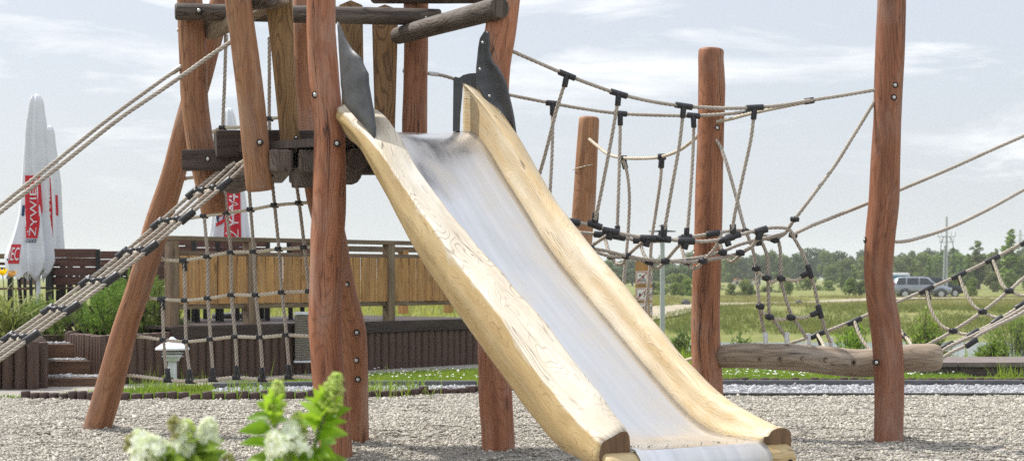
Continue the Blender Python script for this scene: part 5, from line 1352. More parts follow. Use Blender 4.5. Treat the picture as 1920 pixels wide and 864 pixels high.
for sx in (-1, 1):
    for sy in (-1.4, 1.4):
        mb = MB(); tube(mb, [vn + Vector((sx * .72, sy, .34)), vn + Vector((sx * .97, sy, .34))], .34, 20, bev=.03); mb.build('wheel', M['tyre'], van)
    mb = MB(); box(mb, vn + Vector((sx * .86, -2.29, 1.2)), .12, .06, .5, None, .015); mb.build('tail_light', M['redlamp'], van)
cb = on(1766, 145); cab = thing('switch_cabinet', 'pale grey cabinet box at the foot of the tall wooden utility pole', 'cabinet', cb)
mb = MB(); box(mb, cb + Vector((0, 0, .75)), .75, .5, 1.6, None, .02); mb.build('cabinet_body', M['plaster'], cab); mb = MB(); box(mb, cb + Vector((0, 0, 1.58)), .84, .6, .07, None, .01); mb.build('lid', M['concrete'], cab)
ub = on(1775, 137); up = thing('utility_pole', 'tall dark utility pole with crossarms and wires beyond the parked cars', 'pole', ub)
mb = MB(); tube(mb, [ub, ub + Vector((0, 0, 6.5))], [.11, .08], 12); mb.build('pole', M['grey_metal'], up)
mb = MB(); tube(mb, [ub + Vector((-.32, -.1, 0)), ub + Vector((-.15, 0, 4.2))], [.09, .06], 10); mb.build('brace', M['grey_metal'], up)
for z, w_ in ((4.9, .75), (4.45, .6)):
    mb = MB(); bar(mb, ub + Vector((-w_, 0, z)), ub + Vector((w_, 0, z + .02)), (.05), .05, .01); ca = mb.build('crossarm', M['grey_metal'], up)
    for x in (-w_ + .05, -w_ * .55, w_ * .5, w_ - .05):
        mb = MB(); tube(mb, [ub + Vector((x, 0, z + .04)), ub + Vector((x, 0, z + .42)), ], [.04, .025], 8); mb.build('insulator', M['plaster'], ca)
mb = MB()
for k in (-1, 1): tube(mb, [ub + Vector((k * (.15 + .35 * math.sin(a)), -.1, 4.9 - 1.3 * (1 - math.cos(a)) * .8)) for a in np.linspace(0, 1.6, 9)], .028, 6)
mb.build('cable', M['dark_metal'], up)
py_b = on(1913, 900); pyl = thing('pylon', 'faint lattice pylon peeping above the trees in the upper right distance', 'pylon', py_b)
mb = MB(); PH = 27
def lat(z): k = 1 - z / PH; return .35 + 2.2 * k ** 1.4
zz_ = [0, 5, 10, 14, 17.5, 20.5, 23, 25, PH]
for i in range(8):
    for (sx, sy) in ((1, 1), (1, -1), (-1, 1), (-1, -1)):
        a = lat(zz_[i]); b = lat(zz_[i + 1]); bar(mb, py_b + Vector((sx * a, sy * a, zz_[i])), py_b + Vector((sx * b, sy * b, zz_[i + 1])), .22, .22, 0, (1, .1, 0)); bar(mb, py_b + Vector((sx * a, sy * a, zz_[i])), py_b + Vector((-sx * b, sy * b, zz_[i + 1])), .12, .12, 0, (0, 1, .1))
mb.build('tower_frame', M['grey_metal'], pyl)
for z in (21, 24): mb = MB(); bar(mb, py_b + Vector((-4.5, 0, z)), py_b + Vector((4.5, 0, z)), .3, .3, 0); mb.build('crossarm', M['grey_metal'], pyl)
hb = on(1392, 400); hs = thing('farm_house', 'pale house with a red tiled roof half hidden among the far trees', 'house', hb)
mb = MB(); box(mb, hb + Vector((0, 0, .1)), 5, 4, 2.4, None, .02); wall = mb.build('wall', M['plaster'], hs)
mb = MB(); V = [hb + Vector(q) for q in ((-2.8, -2.3, 1.2), (2.8, -2.3, 1.2), (2.8, 2.3, 1.2), (-2.8, 2.3, 1.2), (-1.6, 0, 2.45), (2.5, 0, 2.45))]; mb.add(V, [(0, 1, 5, 4), (2, 3, 4, 5), (1, 2, 5), (3, 0, 4), (3, 2, 1, 0)], None, 0, False); mb.build('roof', M['roof'], hs)
for x in (-1.5, 0, 1.5): mb = MB(); box(mb, hb + Vector((x, -2.02, .5)), .7, .08, .8, None, .01); mb.build('window', M['glass'], hs)
for px, Y, r, lb in ((1286, 96, .27, 'dark rounded boulder on the sandy track beside the medium post'), (1498, 100, .2, 'small dark boulder on the top of the grass bank below the big dark tree')):
    q = on(px, Y); bm = bmesh.new(); bmesh.ops.create_icosphere(bm, subdivisions=3, radius=r)
    for v in bm.verts: v.co *= 1 + .25 * mnoise.noise(v.co * 4); v.co.z *= .8
    me = bpy.data.meshes.new('boulder'); bm.to_mesh(me); bm.free(); me.materials.append(plain('dark_stone', (.05, .05, .055), .6, 0, .4, 6, .4)); o = link_mesh('boulder', me, None, q + Vector((0, 0, r * .6))); tag(o, lb, 'boulder')

# ---------------------------------------------------------------- trees
def leaf_cloud(n, blobs, size, seed, aspect=1.0):
    rg = np.random.default_rng(seed); w = np.array([b[3] ** 2 for b in blobs]); idx = rg.choice(len(blobs), n, p=w / w.sum())
    B = np.array(blobs); d = rg.normal(size=(n, 3)); d /= np.linalg.norm(d, axis=1)[:, None]
    rad = B[idx, 3] * rg.uniform(.35, 1.08, n) ** .6; c = B[idx, :3] + d * rad[:, None] * np.array([1, 1, aspect])
    t1 = rg.normal(size=(n, 3)); t1 /= np.linalg.norm(t1, axis=1)[:, None]; nn = d * .7 + rg.normal(size=(n, 3)) * .6
    t2 = np.cross(nn, t1); t2 /= np.linalg.norm(t2, axis=1)[:, None] + 1e-9
    s = (size * rg.lognormal(0, .35, n))[:, None]
    V = np.stack([c - t1 * s, c + t2 * s * .55, c + t1 * s, c - t2 * s * .55], 1).reshape(-1, 3)
    return V, np.arange(n * 4).reshape(-1, 4)
def make_tree(name, mat, kind, seed, label):
    rg = random.Random(seed); t = thing(name, label, 'tree', (0, 0, -50)); blobs = []
    tr = MB(); H = 10.0
    if kind == 'round':
        for k in range(26):
            a = rg.uniform(0, 6.28); z = rg.uniform(2.2, 8.6); m = 3.6 * math.sin(min(1, max(.08, (z - .8) / 8.6)) * math.pi) ** .6; r = m * rg.uniform(.2, .95)
            blobs.append((r * math.cos(a), r * math.sin(a), z, rg.uniform(.7, 1.5)))
        blobs.append((0, 0, 8.8, 1.1))
    elif kind == 'tall':
        for k in range(28):
            a = rg.uniform(0, 6.28); z = rg.uniform(1.0, 9.4); m = 1.7 * (1 - (z / 10.5)) ** .55 + .15; r = m * rg.uniform(.1, .9)
            blobs.append((r * math.cos(a), r * math.sin(a), z, rg.uniform(.45, .95) * (1.15 - z / 14)))
        blobs.append((0, 0, 9.6, .35))
    elif kind == 'bush':
        for k in range(20):
            a = rg.uniform(0, 6.28); z = rg.uniform(.5, 7.5); r = 4.6 * rg.uniform(.1, 1) * (1 - z / 12); blobs.append((r * math.cos(a), r * math.sin(a), z, rg.uniform(1.0, 2.0)))
    n = {'round': 2600, 'tall': 1900, 'bush': 2200}[kind]
    V, Fi = leaf_cloud(n, blobs, {'round': .30, 'tall': .24, 'bush': .34}[kind], seed)
    link_mesh('crown', scatter_mesh('crown', V, Fi, mat), t)
    def loc(p): return Vector(p)
    tr = MB(); tube(tr, [loc((0, 0, -.8)), loc((.05, 0, 2)), loc((-.1, .05, 5)), loc((0, 0, 8))], [.30, .24, .15, .05], 9, lump=.05)
    for k in range(7):
        b = blobs[rg.randrange(len(blobs))]; z0 = max(1.0, b[2] - 1.6); tube(tr, [loc((0, 0, z0)), loc((b[0] * .5, b[1] * .5, (z0 + b[2]) / 2 + .1)), loc(b[:3])], [.10, .07, .03], 6)
    o = tr.build('trunk', M['bark'], t, origin=Vector((0, 0, -50))); o.location = (0, 0, 0)
    for v in o.data.vertices: v.co.z -= 50
    return t
PROTO = {}
for key, name, mat, kind, seed in (('r1', 'broadleaf_tree', M['leaf_mid'], 'round', 3), ('r2', 'broadleaf_tree', M['leaf_dark'], 'round', 4), ('r3', 'broadleaf_tree', M['leaf_pale'], 'round', 5), ('f1', 'broadleaf_tree', M['leaf_blue'], 'round', 6), ('f2', 'broadleaf_tree', M['leaf_blue'], 'round', 12), ('t1', 'poplar_tree', M['leaf_mid'], 'tall', 7), ('t2', 'poplar_tree', M['leaf_pale'], 'tall', 8), ('t3', 'conifer_tree', M['leaf_dark'], 'tall', 9), ('b1', 'bush', M['leaf_pale'], 'bush', 10), ('b2', 'bush', M['leaf_mid'], 'bush', 11)):
    PROTO[key] = make_tree(name, mat, kind, seed, 'x')
KIND = {'r1': ('round green broadleaf tree in the tree line beyond the meadow', 'round green trees of the tree line'), 'r2': ('dark green broadleaf tree in the tree line beyond the meadow', 'dark round trees of the tree line'), 'r3': ('pale green broadleaf tree in the tree line beyond the meadow', 'pale round trees of the tree line'),
        'f1': ('hazy blue-green tree on the horizon behind the nearer tree line', 'hazy trees on the horizon'), 'f2': ('hazy blue-green tree on the horizon behind the nearer tree line', 'hazy trees on the horizon'), 't1': ('slim upright green tree in the tree line beyond the meadow', 'slim green trees of the tree line'), 't2': ('slim upright pale tree in the tree line beyond the meadow', 'slim pale trees of the tree line'), 't3': ('dark pointed conifer in the tree line beyond the meadow', 'dark conifers of the tree line'),
        'b1': ('light green bush at the foot of the far tree line', 'light bushes below the trees'), 'b2': ('mid green bush at the foot of the far tree line', 'green bushes below the trees')}
used = set(); rt = random.Random(21)
def plant(key, px, top, w, Y, label=None):
    s = F / Y; p = on(px, Y); h = (CH + (H0 - top) / s) - p.z; natural = {'r': 7.6, 'f': 7.6, 't': 3.9, 'b': 10.5}[key[0]]
    hz = h / {'r': 9.9, 'f': 9.9, 't': 9.9, 'b': 8.6}[key[0]]; wx = (w / s) / natural
    lab, grp = KIND[key]; 
    if label: lab, grp = label, None
    if key not in used: t = PROTO[key]; used.add(key); t.location = p
    else: t = dup(PROTO[key], p)
    t.rotation_euler = (0, 0, rt.uniform(0, 6.28)); t.scale = (wx, wx, hz); t['label'] = lab
    if grp: t['group'] = grp
    elif 'group' in t: del t['group']
    return t
# far row
px = 1085
while px < 1990:
    top = 496 + rt.uniform(-8, 8) - (12 if 1300 < px < 1640 else 0) - (14 if px > 1640 else 0) + (6 if px < 1240 else 0)
    plant(rt.choice(('f1', 'f2')), px, top, rt.uniform(44, 66), rt.uniform(560, 700)); px += rt.uniform(22, 32)
px = 1095
while px < 1980:
    plant(rt.choice(('f1', 'r1', 'r2', 'f2')), px, 489 + rt.uniform(-10, 8) - (12 if px > 1280 else 0) - (6 if px > 1650 else 0), rt.uniform(38, 54), rt.uniform(330, 400)); px += rt.uniform(20, 30)
# named ones
plant('r2', 1526, 464, 74, 420, 'largest dark round tree in the tree line, between the medium and tallest posts')
plant('r2', 1500, 486, 50, 410)
for a in ((1302, 478, 46, 430), (1336, 480, 52, 430), (1424, 478, 56, 420), (1462, 482, 46, 420), (1375, 490, 44, 425), (1250, 494, 44, 420)): plant(rt.choice(('r1', 'r2', 'f1')), *a)
for a in ((1588, 484, 56, 320), (1622, 478, 54, 310), (1650, 474, 54, 320), (1560, 496, 40, 300), (1700, 478, 54, 300), (1728, 472, 50, 310), (1757, 476, 46, 300), (1800, 474, 54, 310), (1862, 472, 50, 300), (1688, 486, 40, 280), (1935, 470, 60, 300)): plant(rt.choice(('r1', 'r3', 'r1')), *a)
plant('t1', 1834, 452, 62, 240, 'broad upright tree just right of the utility pole in the tree line'); plant('t2', 1897, 430, 66, 230, 'tallest upright pale tree near the right edge below the pylon'); plant('t3', 1788, 464, 16, 260, 'narrow dark conifer right behind the utility pole')
for a in ((1815, 476, 30, 235), (1868, 466, 36, 235), (1742, 482, 30, 240), (1712, 488, 30, 235), (1600, 498, 26, 240), (1578, 500, 24, 240), (1925, 450, 40, 230)): plant(rt.choice(('t1', 't2', 't1')), *a)
# trees seen between slide and medium post
for a in ((1150, 500, 56, 330), (1186, 504, 50, 330), (1228, 498, 56, 300), (1264, 500, 50, 290), (1290, 498, 46, 280)): plant(rt.choice(('r1', 'r2')), *a)
px = 1100
while px < 1650:
    plant(rt.choice(('b1', 'b2', 'b1')), px, 524 + rt.uniform(-14, 12), rt.uniform(30, 80), rt.uniform(170, 260)); px += rt.uniform(26, 70)
for px in (1212, 1240, 1268, 1290, 1372, 1395): plant('b1', px, 528 + rt.uniform(-10, 6), rt.uniform(30, 40), 150)
for px, top, w in ((1480, 522, 30), (1592, 522, 44), (1612, 526, 36), (1410, 534, 26)): plant('b2', px, top, w, 150)
px = 1690
while px < 1960:
    plant(rt.choice(('b1', 'b2')), px, 520 + rt.uniform(-10, 8), rt.uniform(30, 54), rt.uniform(155, 200)); px += rt.uniform(24, 40)
# ---------------------------------------------------------------- pine shrubs, daylilies, bushes, hydrangeas
def pine_shrub(center, rx, ry, h, seed, label, n=240):
    rg = random.Random(seed); t = thing('pine_shrub', label, 'shrub', center); V = []; Fi = []
    c0 = Vector(center)
    for i in range(n):
        a = rg.uniform(0, 6.28); u = rg.random() ** .5; e = math.acos(rg.random())
        d = Vector((math.cos(a) * math.sin(e), math.sin(a) * math.sin(e), math.cos(e)))
        lump = 1 + .28 * mnoise.noise(Vector((d.x * 2.2 + seed, d.y * 2.2, d.z * 2.2)))
        rr = (.6 + .4 * u) * lump
        base = Vector((d.x * rx * rr, d.y * ry * rr, d.z * h * rr * .95 + .02))
        ax = (d * .55 + Vector((rg.uniform(-.25, .25), rg.uniform(-.25, .25), .9))).normalized(); L = rg.uniform(.08, .15)
        x = ax.orthogonal().normalized(); y = ax.cross(x)
        for k in range(34):
            f = k / 34; p = base + ax * L * f; b = rg.uniform(0, 6.28); o = x * math.cos(b) + y * math.sin(b)
            nd = (o * .75 + ax * rg.uniform(.5, 1.0)).normalized(); nl = rg.uniform(.035, .055) * (1 - .3 * f); s_ = nd.cross(Vector((rg.uniform(-1, 1), rg.uniform(-1, 1), rg.uniform(-1, 1)))).normalized() * .0035
            j = len(V); V += [p - s_, p + s_, p + nd * nl]; Fi.append((j, j + 1, j + 2))
    link_mesh('foliage', scatter_mesh('foliage', np.array([tuple(v) for v in V]), np.array(Fi), M['pine']), t)
    mb = MB()
    for k in range(9):
        a = k * .7; tube(mb, [c0 + Vector((0, 0, -.05)), c0 + Vector((math.cos(a) * rx * .4, math.sin(a) * ry * .4, h * .4)), c0 + Vector((math.cos(a) * rx * .75, math.sin(a) * ry * .75, h * .75))], [.02, .014, .006], 6)
    mb.build('stem', M['bark'], t); return t
pine_shrub(CP(150, 17.3, TZ - .05), .40, .35, .36, 1, 'low bright green pine shrub above the garden steps, under the rope ramp')
pine_shrub(CP(215, 17.0, TZ - .03), .34, .34, .44, 2, 'rounded pine shrub directly to the near side of the slanted support post', 260)
pine_shrub(CP(250, 17.5, TZ), .36, .34, .62, 3, 'tallest pine shrub, its top showing behind the slanted support post', 300)
pine_shrub(CP(290, 16.9, TZ), .24, .26, .46, 4, 'narrow pine shrub between the slanted support post and the first deck post')
pine_shrub(CP(85, 17.6, TZ - .02), .30, .28, .30, 5, 'small pine shrub beside the parasol pole at the left', 200)
# daylilies
dl = thing('daylily', 'clump of arching bright green daylily leaves with yellow flowers at the left edge', 'plant', CP(8, 15.75, TZ))
rg = random.Random(5); mb = MB()
for i in range(95):
    cx = rg.choice((-30, -5, 12, 22, 34)); b = CP(cx, 15.75 + rg.uniform(-.12, .25), TZ) + Vector((rg.uniform(-.07, .07), 0, 0)); a = rg.uniform(0, 6.28); L = rg.uniform(.35, .66); w = rg.uniform(.009, .015); d = Vector((math.cos(a), math.sin(a) * .8, 0)); up = rg.uniform(.95, 1.5); sd = Vector((-d.y, d.x, 0)).normalized()
    V = []; K = 8
    for k in range(K + 1):
        f = k / K; p = b + d * (L * .55 * f + L * .35 * f * f) * .8 + Vector((0, 0, L * up * f * (1 - .62 * f * f * (1.2 if i % 3 else .6)))); ww = w * (1 - f ** 2.2) + .001
        V += [p - sd * ww + Vector((0, 0, .004)), p, p + sd * ww + Vector((0, 0, .004))]
    mb.add(V, [(3 * k + j, 3 * k + j + 1, 3 * k + j + 4, 3 * k + j + 3) for k in range(K) for j in (0, 1)])
mb.build('leaves', M['daylily'], dl)
for (px, py, bx) in ((5, 514, 8), (23, 519, 20), (-14, 505, -5)):
    top = P(px, py, 15.8); st_ = MB(); tube(st_, catmull([CP(bx, 15.8, TZ), CP((bx + px) / 2 + 3, 15.8, (TZ + top.z) / 2), top], .05), .0045, 6); st_.build('stem', M['stem'], dl)
    fl = MB()
    for g in range(3):
        c = top + Vector((rg.uniform(-.03, .03), rg.uniform(-.02, .02), rg.uniform(-.02, .02))); ax = Vector((rg.uniform(-.6, .6), -.4, .7)).normalized(); x = ax.orthogonal().normalized(); y = ax.cross(x)
        for k in range(6):
            a = k * 1.047; o = x * math.cos(a) + y * math.sin(a); s_ = ax.cross(o) * .011
            fl.add([c, c + ax * .03 + o * .018 - s_, c + ax * .045 + o * .045, c + ax * .03 + o * .018 + s_], [(0, 1, 2, 3)], None, 0, False)
    fl.build('flower', M['yellow'], dl)
# hanging dry leaves over the palisade
# willow-like bushes on the bank
def stemmy(center, h, w, n, seed, label, mat='grass', name='bush'):
    rg = random.Random(seed); t = thing(name, label, 'bush', center); V = []; Fi = []; mb = MB(); c0 = Vector(center)
    for i in range(n):
        a = rg.uniform(0, 6.28); r = rg.random() ** .6; top = Vector((math.cos(a) * r * w / 2, math.sin(a) * r * w / 2, h * (1 - .45 * r * r) * rg.uniform(.75, 1.05))); b = Vector((math.cos(a) * r * w * .2, math.sin(a) * r * w * .2, 0))
        pth = [b, b.lerp(top, .5) + Vector((0, 0, h * .06)), top]; tube(mb, [c0 + q for q in pth], [.012, .008, .003], 5)
        for k in range(26):
            f = rg.uniform(.15, 1.0); p = b.lerp(top, f) + Vector((0, 0, h * .12 * f * (1 - f) * 2)); d = Vector((rg.uniform(-1, 1), rg.uniform(-1, 1), rg.uniform(.1, 1.1))).normalized(); L = rg.uniform(.06, .12) * (h / 1.0) ** .5; s_ = d.cross(Vector((rg.uniform(-1, 1), rg.uniform(-1, 1), .2))).normalized() * L * .14
            j = len(V); V += [p, p + d * L * .5 + s_, p + d * L, p + d * L * .5 - s_]; Fi.append((j, j + 1, j + 2, j + 3))
    link_mesh('foliage', scatter_mesh('foliage', np.array([tuple(v) for v in V]), np.array(Fi), M[mat]), t); mb.build('stem', M['bark'], t); return t
stemmy(CP(1864, 19.6, -.12), .42, .48, 60, 1, 'small spiky bush growing behind the low wall in front of the pond', 'leaf_pale')
stemmy(CP(1738, 30, -1.1), 1.5, .85, 90, 2, 'upright bright bush beyond the end of the grey log', 'grass')
stemmy(CP(1600, 29, -1.1), 1.35, .75, 80, 3, 'upright bush behind the grey log, next to the tallest post', 'grass')
stemmy(CP(1385, 29, -1.1), 1.15, .8, 70, 4, 'dark bush behind the rope bridge net, just past the medium post', 'leaf_mid')
stemmy(CP(1280, 28, -1.0), 1.15, .6, 80, 5, 'dark bush between the slide rail and the medium post', 'leaf_mid')
stemmy(CP(1905, 56, -1.6), 1.4, 2.2, 90, 6, 'reedy bush at the far shore of the pond near the right edge', 'grass')
# hydrangeas close to the camera
def leaf(mb, a, b, w, droop=.18, fold=.25, roll=None):
    a, b = Vector(a), Vector(b); d = b - a; L = d.length; t = d.normalized(); nrm = Vector((0, -.55, .85)) if roll is None else Vector(roll)
    s = t.cross(nrm).normalized(); nrm = s.cross(t); K = 9; V = []
    for k in range(K + 1):
        f = k / K; ww = w * .5 * (math.sin(math.pi * f ** .82) ** .85) * (1 + .04 * math.sin(f * 40)) if 0 < f < 1 else .0006
        p = a + d * f - nrm * droop * L * (f * f) * .6 + nrm * .12 * L * f * (1 - f)
        V += [p - s * ww + nrm * ww * fold * 2, p - s * ww * .5 + nrm * ww * fold * .8, p, p + s * ww * .5 + nrm * ww * fold * .8, p + s * ww + nrm * ww * fold * 2]
    mb.add(V, [(5 * k + j, 5 * k + j + 1, 5 * k + j + 6, 5 * k + j + 5) for k in range(K) for j in range(4)])
def panicle(par, base, tip, r, n, seed, kind):
    rg = random.Random(seed); base, tip = Vector(base), Vector(tip); ax = tip - base; t = ax.normalized(); x = t.orthogonal().normalized(); y = t.cross(x); mb = MB()
    for i in range(n):
        f = rg.random(); a = rg.uniform(0, 6.28); rr = r * (1 - f) ** .65 * rg.uniform(.45, 1.05) + .004; c = base + ax * f + (x * math.cos(a) + y * math.sin(a)) * rr
        if kind == 'bud':
            ball(mb, c, rg.uniform(.0022, .0042), n=6, m=4)
        else:
            o = ((c - base - ax * f).normalized() + Vector((rg.uniform(-.5, .5), rg.uniform(-.5, .5), rg.uniform(-.2, .6)))).normalized(); u = o.orthogonal().normalized(); v = o.cross(u); R_ = rg.uniform(.0065, .0115)
            for k in range(4):
                b = k * math.pi / 2 + a; e = u * math.cos(b) + v * math.sin(b); s_ = o.cross(e)
                mb.add([c, c + e * R_ * .55 - s_ * R_ * .5 + o * .002, c + e * R_ + o * .001, c + e * R_ * .55 + s_ * R_ * .5 + o * .002], [(0, 1, 2, 3)], None, 0, False)
    st_ = MB(); tube(st_, [base - t * .02, tip], [.003, .0012], 6); 
    o_ = mb.build('bud_spike' if kind == 'bud' else 'flower_head', M['bud'] if kind == 'bud' else M['petal'], par); st_.build('stem', M['stem'], o_); return o_
HY = 2.85
def hp(px, py, dy=0): return P(px, py, HY + dy)
hA = thing('hydrangea', 'hydrangea bush with two leafy stems and greenish flower spikes in front of the tower leg', 'shrub', Vector((hp(570, 864).x, HY, 0)))
hB = thing('hydrangea', 'hydrangea bush with creamy white flower heads low in front of the slanted support post', 'shrub', Vector((hp(330, 864).x, HY, 0)))
def stemline(par, pts, r=.0038):
    p = [hp(*q) for q in pts]; p.append(Vector((p[-1].x * .97, p[-1].y + .05, .35))); p.append(Vector((p[-1].x * .97, p[-1].y + .03, 0)))
    mb = MB(); tube(mb, catmull(p, .03), r, 7); mb.build('stem', M['stem'], par)
stemline(hA, [(512, 770), (515, 800), (520, 840), (525, 870)]); stemline(hA, [(612, 762), (600, 800), (588, 840), (570, 880)]); stemline(hA, [(540, 830), (538, 850), (535, 880)])
stemline(hB, [(352, 820), (356, 850), (360, 880)]); stemline(hB, [(275, 845), (290, 860), (310, 890)]); stemline(hB, [(432, 850), (432, 870), (425, 900)])
def leaves(par, L, mat):
    mb = MB()
    for (x0, y0_, x1, y1, w, dy0, dy1) in L: leaf(mb, hp(x0, y0_, dy0), hp(x1, y1, dy1), w * 1.0 / 1123, roll=(random.uniform(-.3, .3), -.75 + random.uniform(-.3, .3), .6 + random.uniform(-.2, .2)))
    mb.build('leaves', M[mat], par)
leaves(hA, [(508, 806, 449, 806, 28, 0, -.03), (518, 838, 452, 826, 30, 0, -.04), (512, 786, 458, 780, 26, 0, .03), (510, 812, 470, 784, 22, 0, .06), (602, 806, 646, 786, 30, 0, -.03), (596, 826, 632, 806, 30, 0, -.04), (608, 788, 657, 762, 28, 0, .0), (600, 834, 632, 822, 24, 0, .04), (520, 848, 500, 868, 30, 0, -.05), (588, 850, 626, 852, 34, 0, -.06), (560, 862, 600, 868, 34, 0, -.05), (540, 858, 500, 850, 30, 0, -.04), (515, 795, 548, 782, 24, .0, .06), (590, 800, 560, 776, 24, 0, .05), (520, 856, 560, 868, 34, -.02, -.08), (535, 866, 590, 858, 30, 0, -.06), (525, 868, 480, 868, 30, 0, -.03)], 'hyd_leaf')
leaves(hA, [(540, 870, 470, 852, 34, -.02, -.02), (500, 872, 455, 862, 30, 0, .03), (560, 872, 612, 838, 32, 0, -.02), (590, 874, 650, 858, 34, 0, 0), (575, 845, 540, 830, 26, .05, .03), (596, 812, 652, 812, 28, .02, .02), (516, 822, 560, 806, 26, .04, .05), (602, 790, 560, 792, 26, .04, .06), (585, 860, 545, 872, 34, .02, .02), (600, 870, 640, 880, 34, 0, -.04)], 'hyd_leaf')
leaves(hB, [(360, 872, 290, 850, 34, .03, .02), (380, 872, 425, 842, 30, .02, .02), (300, 876, 260, 866, 32, .03, .03), (355, 848, 318, 832, 26, .04, .03), (366, 840, 420, 822, 24, .04, .04), (340, 876, 380, 852, 32, .02, -.02)], 'hyd_leaf')
leaves(hA, [(512, 778, 496, 740, 22, 0, -.03), (512, 776, 528, 738, 20, 0, -.03), (510, 770, 480, 752, 18, 0, 0), (513, 768, 540, 752, 18, 0, .02), (518, 762, 505, 728, 16, 0, -.02), (606, 775, 575, 742, 24, 0, -.03), (608, 772, 590, 728, 22, 0, -.02), (604, 785, 562, 748, 22, 0, .02), (612, 765, 640, 742, 20, 0, -.02), (615, 758, 600, 722, 18, 0, -.02), (600, 800, 566, 775, 28, 0, -.05), (590, 815, 575, 780, 28, 0, -.05), (600, 795, 612, 760, 24, 0, -.05), (514, 790, 500, 765, 24, 0, -.05), (515, 800, 526, 765, 24, 0, -.05), (616, 752, 640, 726, 14, 0, -.01)], 'hyd_young')
leaves(hB, [(360, 845, 410, 832, 30, 0, -.04), (362, 852, 404, 852, 32, 0, -.04), (300, 858, 322, 838, 26, 0, -.03), (320, 862, 285, 852, 30, 0, -.05), (360, 856, 330, 862, 28, 0, -.06), (365, 860, 415, 868, 34, 0, -.04), (380, 840, 408, 815, 22, 0, .02), (350, 838, 372, 818, 20, 0, -.04), (300, 868, 340, 866, 32, 0, -.05), (398, 862, 430, 850, 22, 0, .03), (345, 866, 380, 872, 34, 0, -.07), (378, 858, 398, 836, 28, 0, -.06), (330, 868, 290, 872, 34, 0, -.06)], 'hyd_leaf')
leaves(hB, [(390, 828, 398, 802, 16, 0, 0), (358, 830, 352, 800, 14, 0, 0), (340, 835, 320, 815, 16, 0, .02)], 'hyd_young')
panicle(hA, hp(512, 772), hp(523, 714), .016, 150, 1, 'bud'); panicle(hA, hp(612, 765), hp(634, 700), .020, 210, 2, 'bud'); panicle(hA, hp(622, 748), hp(642, 726), .010, 50, 8, 'bud')
panicle(hA, hp(545, 852, -.05), hp(548, 796, -.02), .028, 85, 3, 'flower'); panicle(hA, hp(530, 850, -.06), hp(512, 812, -.05), .022, 70, 14, 'flower'); panicle(hA, hp(556, 820, -.02), hp(560, 772, 0), .016, 90, 4, 'bud')
panicle(hB, hp(275, 868, -.03), hp(262, 808, 0), .028, 100, 5, 'flower'); panicle(hB, hp(300, 850, 0), hp(280, 822, 0), .02, 70, 6, 'flower')
panicle(hB, hp(352, 850, 0), hp(345, 790, 0), .022, 70, 7, 'flower'); panicle(hB, hp(340, 815), hp(320, 782), .014, 90, 9, 'bud'); panicle(hB, hp(385, 825), hp(394, 788), .018, 90, 10, 'flower'); panicle(hB, hp(358, 822), hp(350, 788), .014, 60, 15, 'bud')
panicle(hB, hp(432, 880), hp(428, 852), .010, 50, 11, 'bud'); panicle(hB, hp(252, 840), hp(243, 815), .014, 60, 12, 'bud')
# ---------------------------------------------------------------- light, sky, camera
for k, t in PROTO.items():
    if k not in used:
        for ch in list(t.children): bpy.data.objects.remove(ch)
        bpy.data.objects.remove(t)
SUN = Vector((-.78, .46, 1.16)).normalized()
el = math.asin(SUN.z); az = math.atan2(SUN.x, SUN.y)
sd = bpy.data.lights.new('sun', 'SUN'); sd.energy = 3.7; sd.angle = R(1.2); sd.color = (1, .955, .88)
so = bpy.data.objects.new('sun', sd); COL.objects.link(so); so.rotation_euler = SUN.to_track_quat('Z', 'Y').to_euler(); so.location = (-8, 4, 14)
w = bpy.data.worlds.new('World'); sc.world = w; w.use_nodes = True; nt = w.node_tree; nt.nodes.clear(); T = NT(nt)
sky = T.n('ShaderNodeTexSky', sky_type='NISHITA', sun_disc=False, sun_elevation=el, sun_rotation=az, air_density=1.0, dust_density=2.5, ozone_density=1.0, altitude=50)
gd = T.n('ShaderNodeTexCoord').outputs['Generated']
n1 = T.noise(T.mapping(gd, (5, 5, 26), (.3, .1, .2)), 1, 8, .62, .4); n2 = T.noise(T.mapping(gd, (2.2, 2.2, 9)), 1, 4, .5)
cl = T.math('MULTIPLY', T.mapr(n1, .52, .64), T.mapr(n2, .42, .58)); cl = T.math('MULTIPLY', cl, 1.0, True)
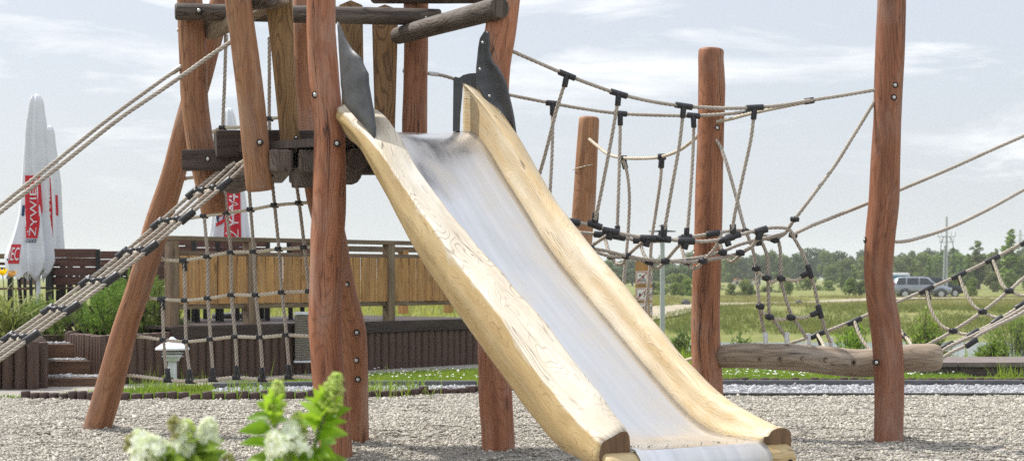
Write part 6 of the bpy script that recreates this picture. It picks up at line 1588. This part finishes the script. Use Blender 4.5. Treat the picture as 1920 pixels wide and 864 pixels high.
haze = T.mix(T.mapr(T.n('ShaderNodeSeparateXYZ', {0: gd}).outputs[2], .05, .5, .70, .90), sky.outputs[0], (5.75, 6.1, 6.8))
elv = T.mapr(T.n('ShaderNodeSeparateXYZ', {0: gd}).outputs[2], .16, .55, 1.0, 1.5); haze = T.n('ShaderNodeVectorMath', {0: haze, 3: elv}, operation='SCALE').outputs[0]
col = T.mix(T.math('MULTIPLY', cl, .78), haze, (9.0, 9.1, 9.2))
bg = T.n('ShaderNodeBackground', {'Color': col, 'Strength': .10}); wo = T.n('ShaderNodeOutputWorld'); nt.links.new(bg.outputs[0], wo.inputs[0])
mb = MB(); box(mb, (0, 1280, 18), 1900, 2620, 46); hz = mb.build('haze', []); tag(hz, kind='stuff')
hm = bpy.data.materials.new('haze_air'); hm.use_nodes = True; nt = hm.node_tree; nt.nodes.clear(); T = NT(nt); o_ = T.n('ShaderNodeOutputMaterial')
pv = T.n('ShaderNodeVolumePrincipled', {'Color': (.93, .96, 1, 1), 'Density': .00032}); nt.links.new(pv.outputs[0], o_.inputs[1]); hz.data.materials.append(hm)
cd = bpy.data.cameras.new('camera'); cam = bpy.data.objects.new('camera', cd); COL.objects.link(cam)
cam.location = (0, 0, CH); cam.rotation_euler = (math.pi / 2, 0, 0)
cd.sensor_fit = 'HORIZONTAL'; cd.sensor_width = 36; cd.lens = 36 * F / 1920; cd.shift_y = (H0 - 432) / 1920; cd.clip_start = .1; cd.clip_end = 6000
cd.dof.use_dof = True; cd.dof.focus_distance = 9.4; cd.dof.aperture_fstop = 7.1
sc.camera = cam
sc.view_settings.view_transform = 'Standard'; sc.view_settings.look = 'None'; sc.view_settings.exposure = 0.42; sc.view_settings.gamma = 1; sc.view_settings.use_curve_mapping = False
sc.render.engine = 'CYCLES'; sc.cycles.use_denoising = False; sc.cycles.max_bounces = 6; sc.cycles.volume_bounces = 1; sc.cycles.caustics_reflective = False; sc.cycles.caustics_refractive = False
sc.cycles.use_adaptive_sampling = True; sc.cycles.adaptive_threshold = .008
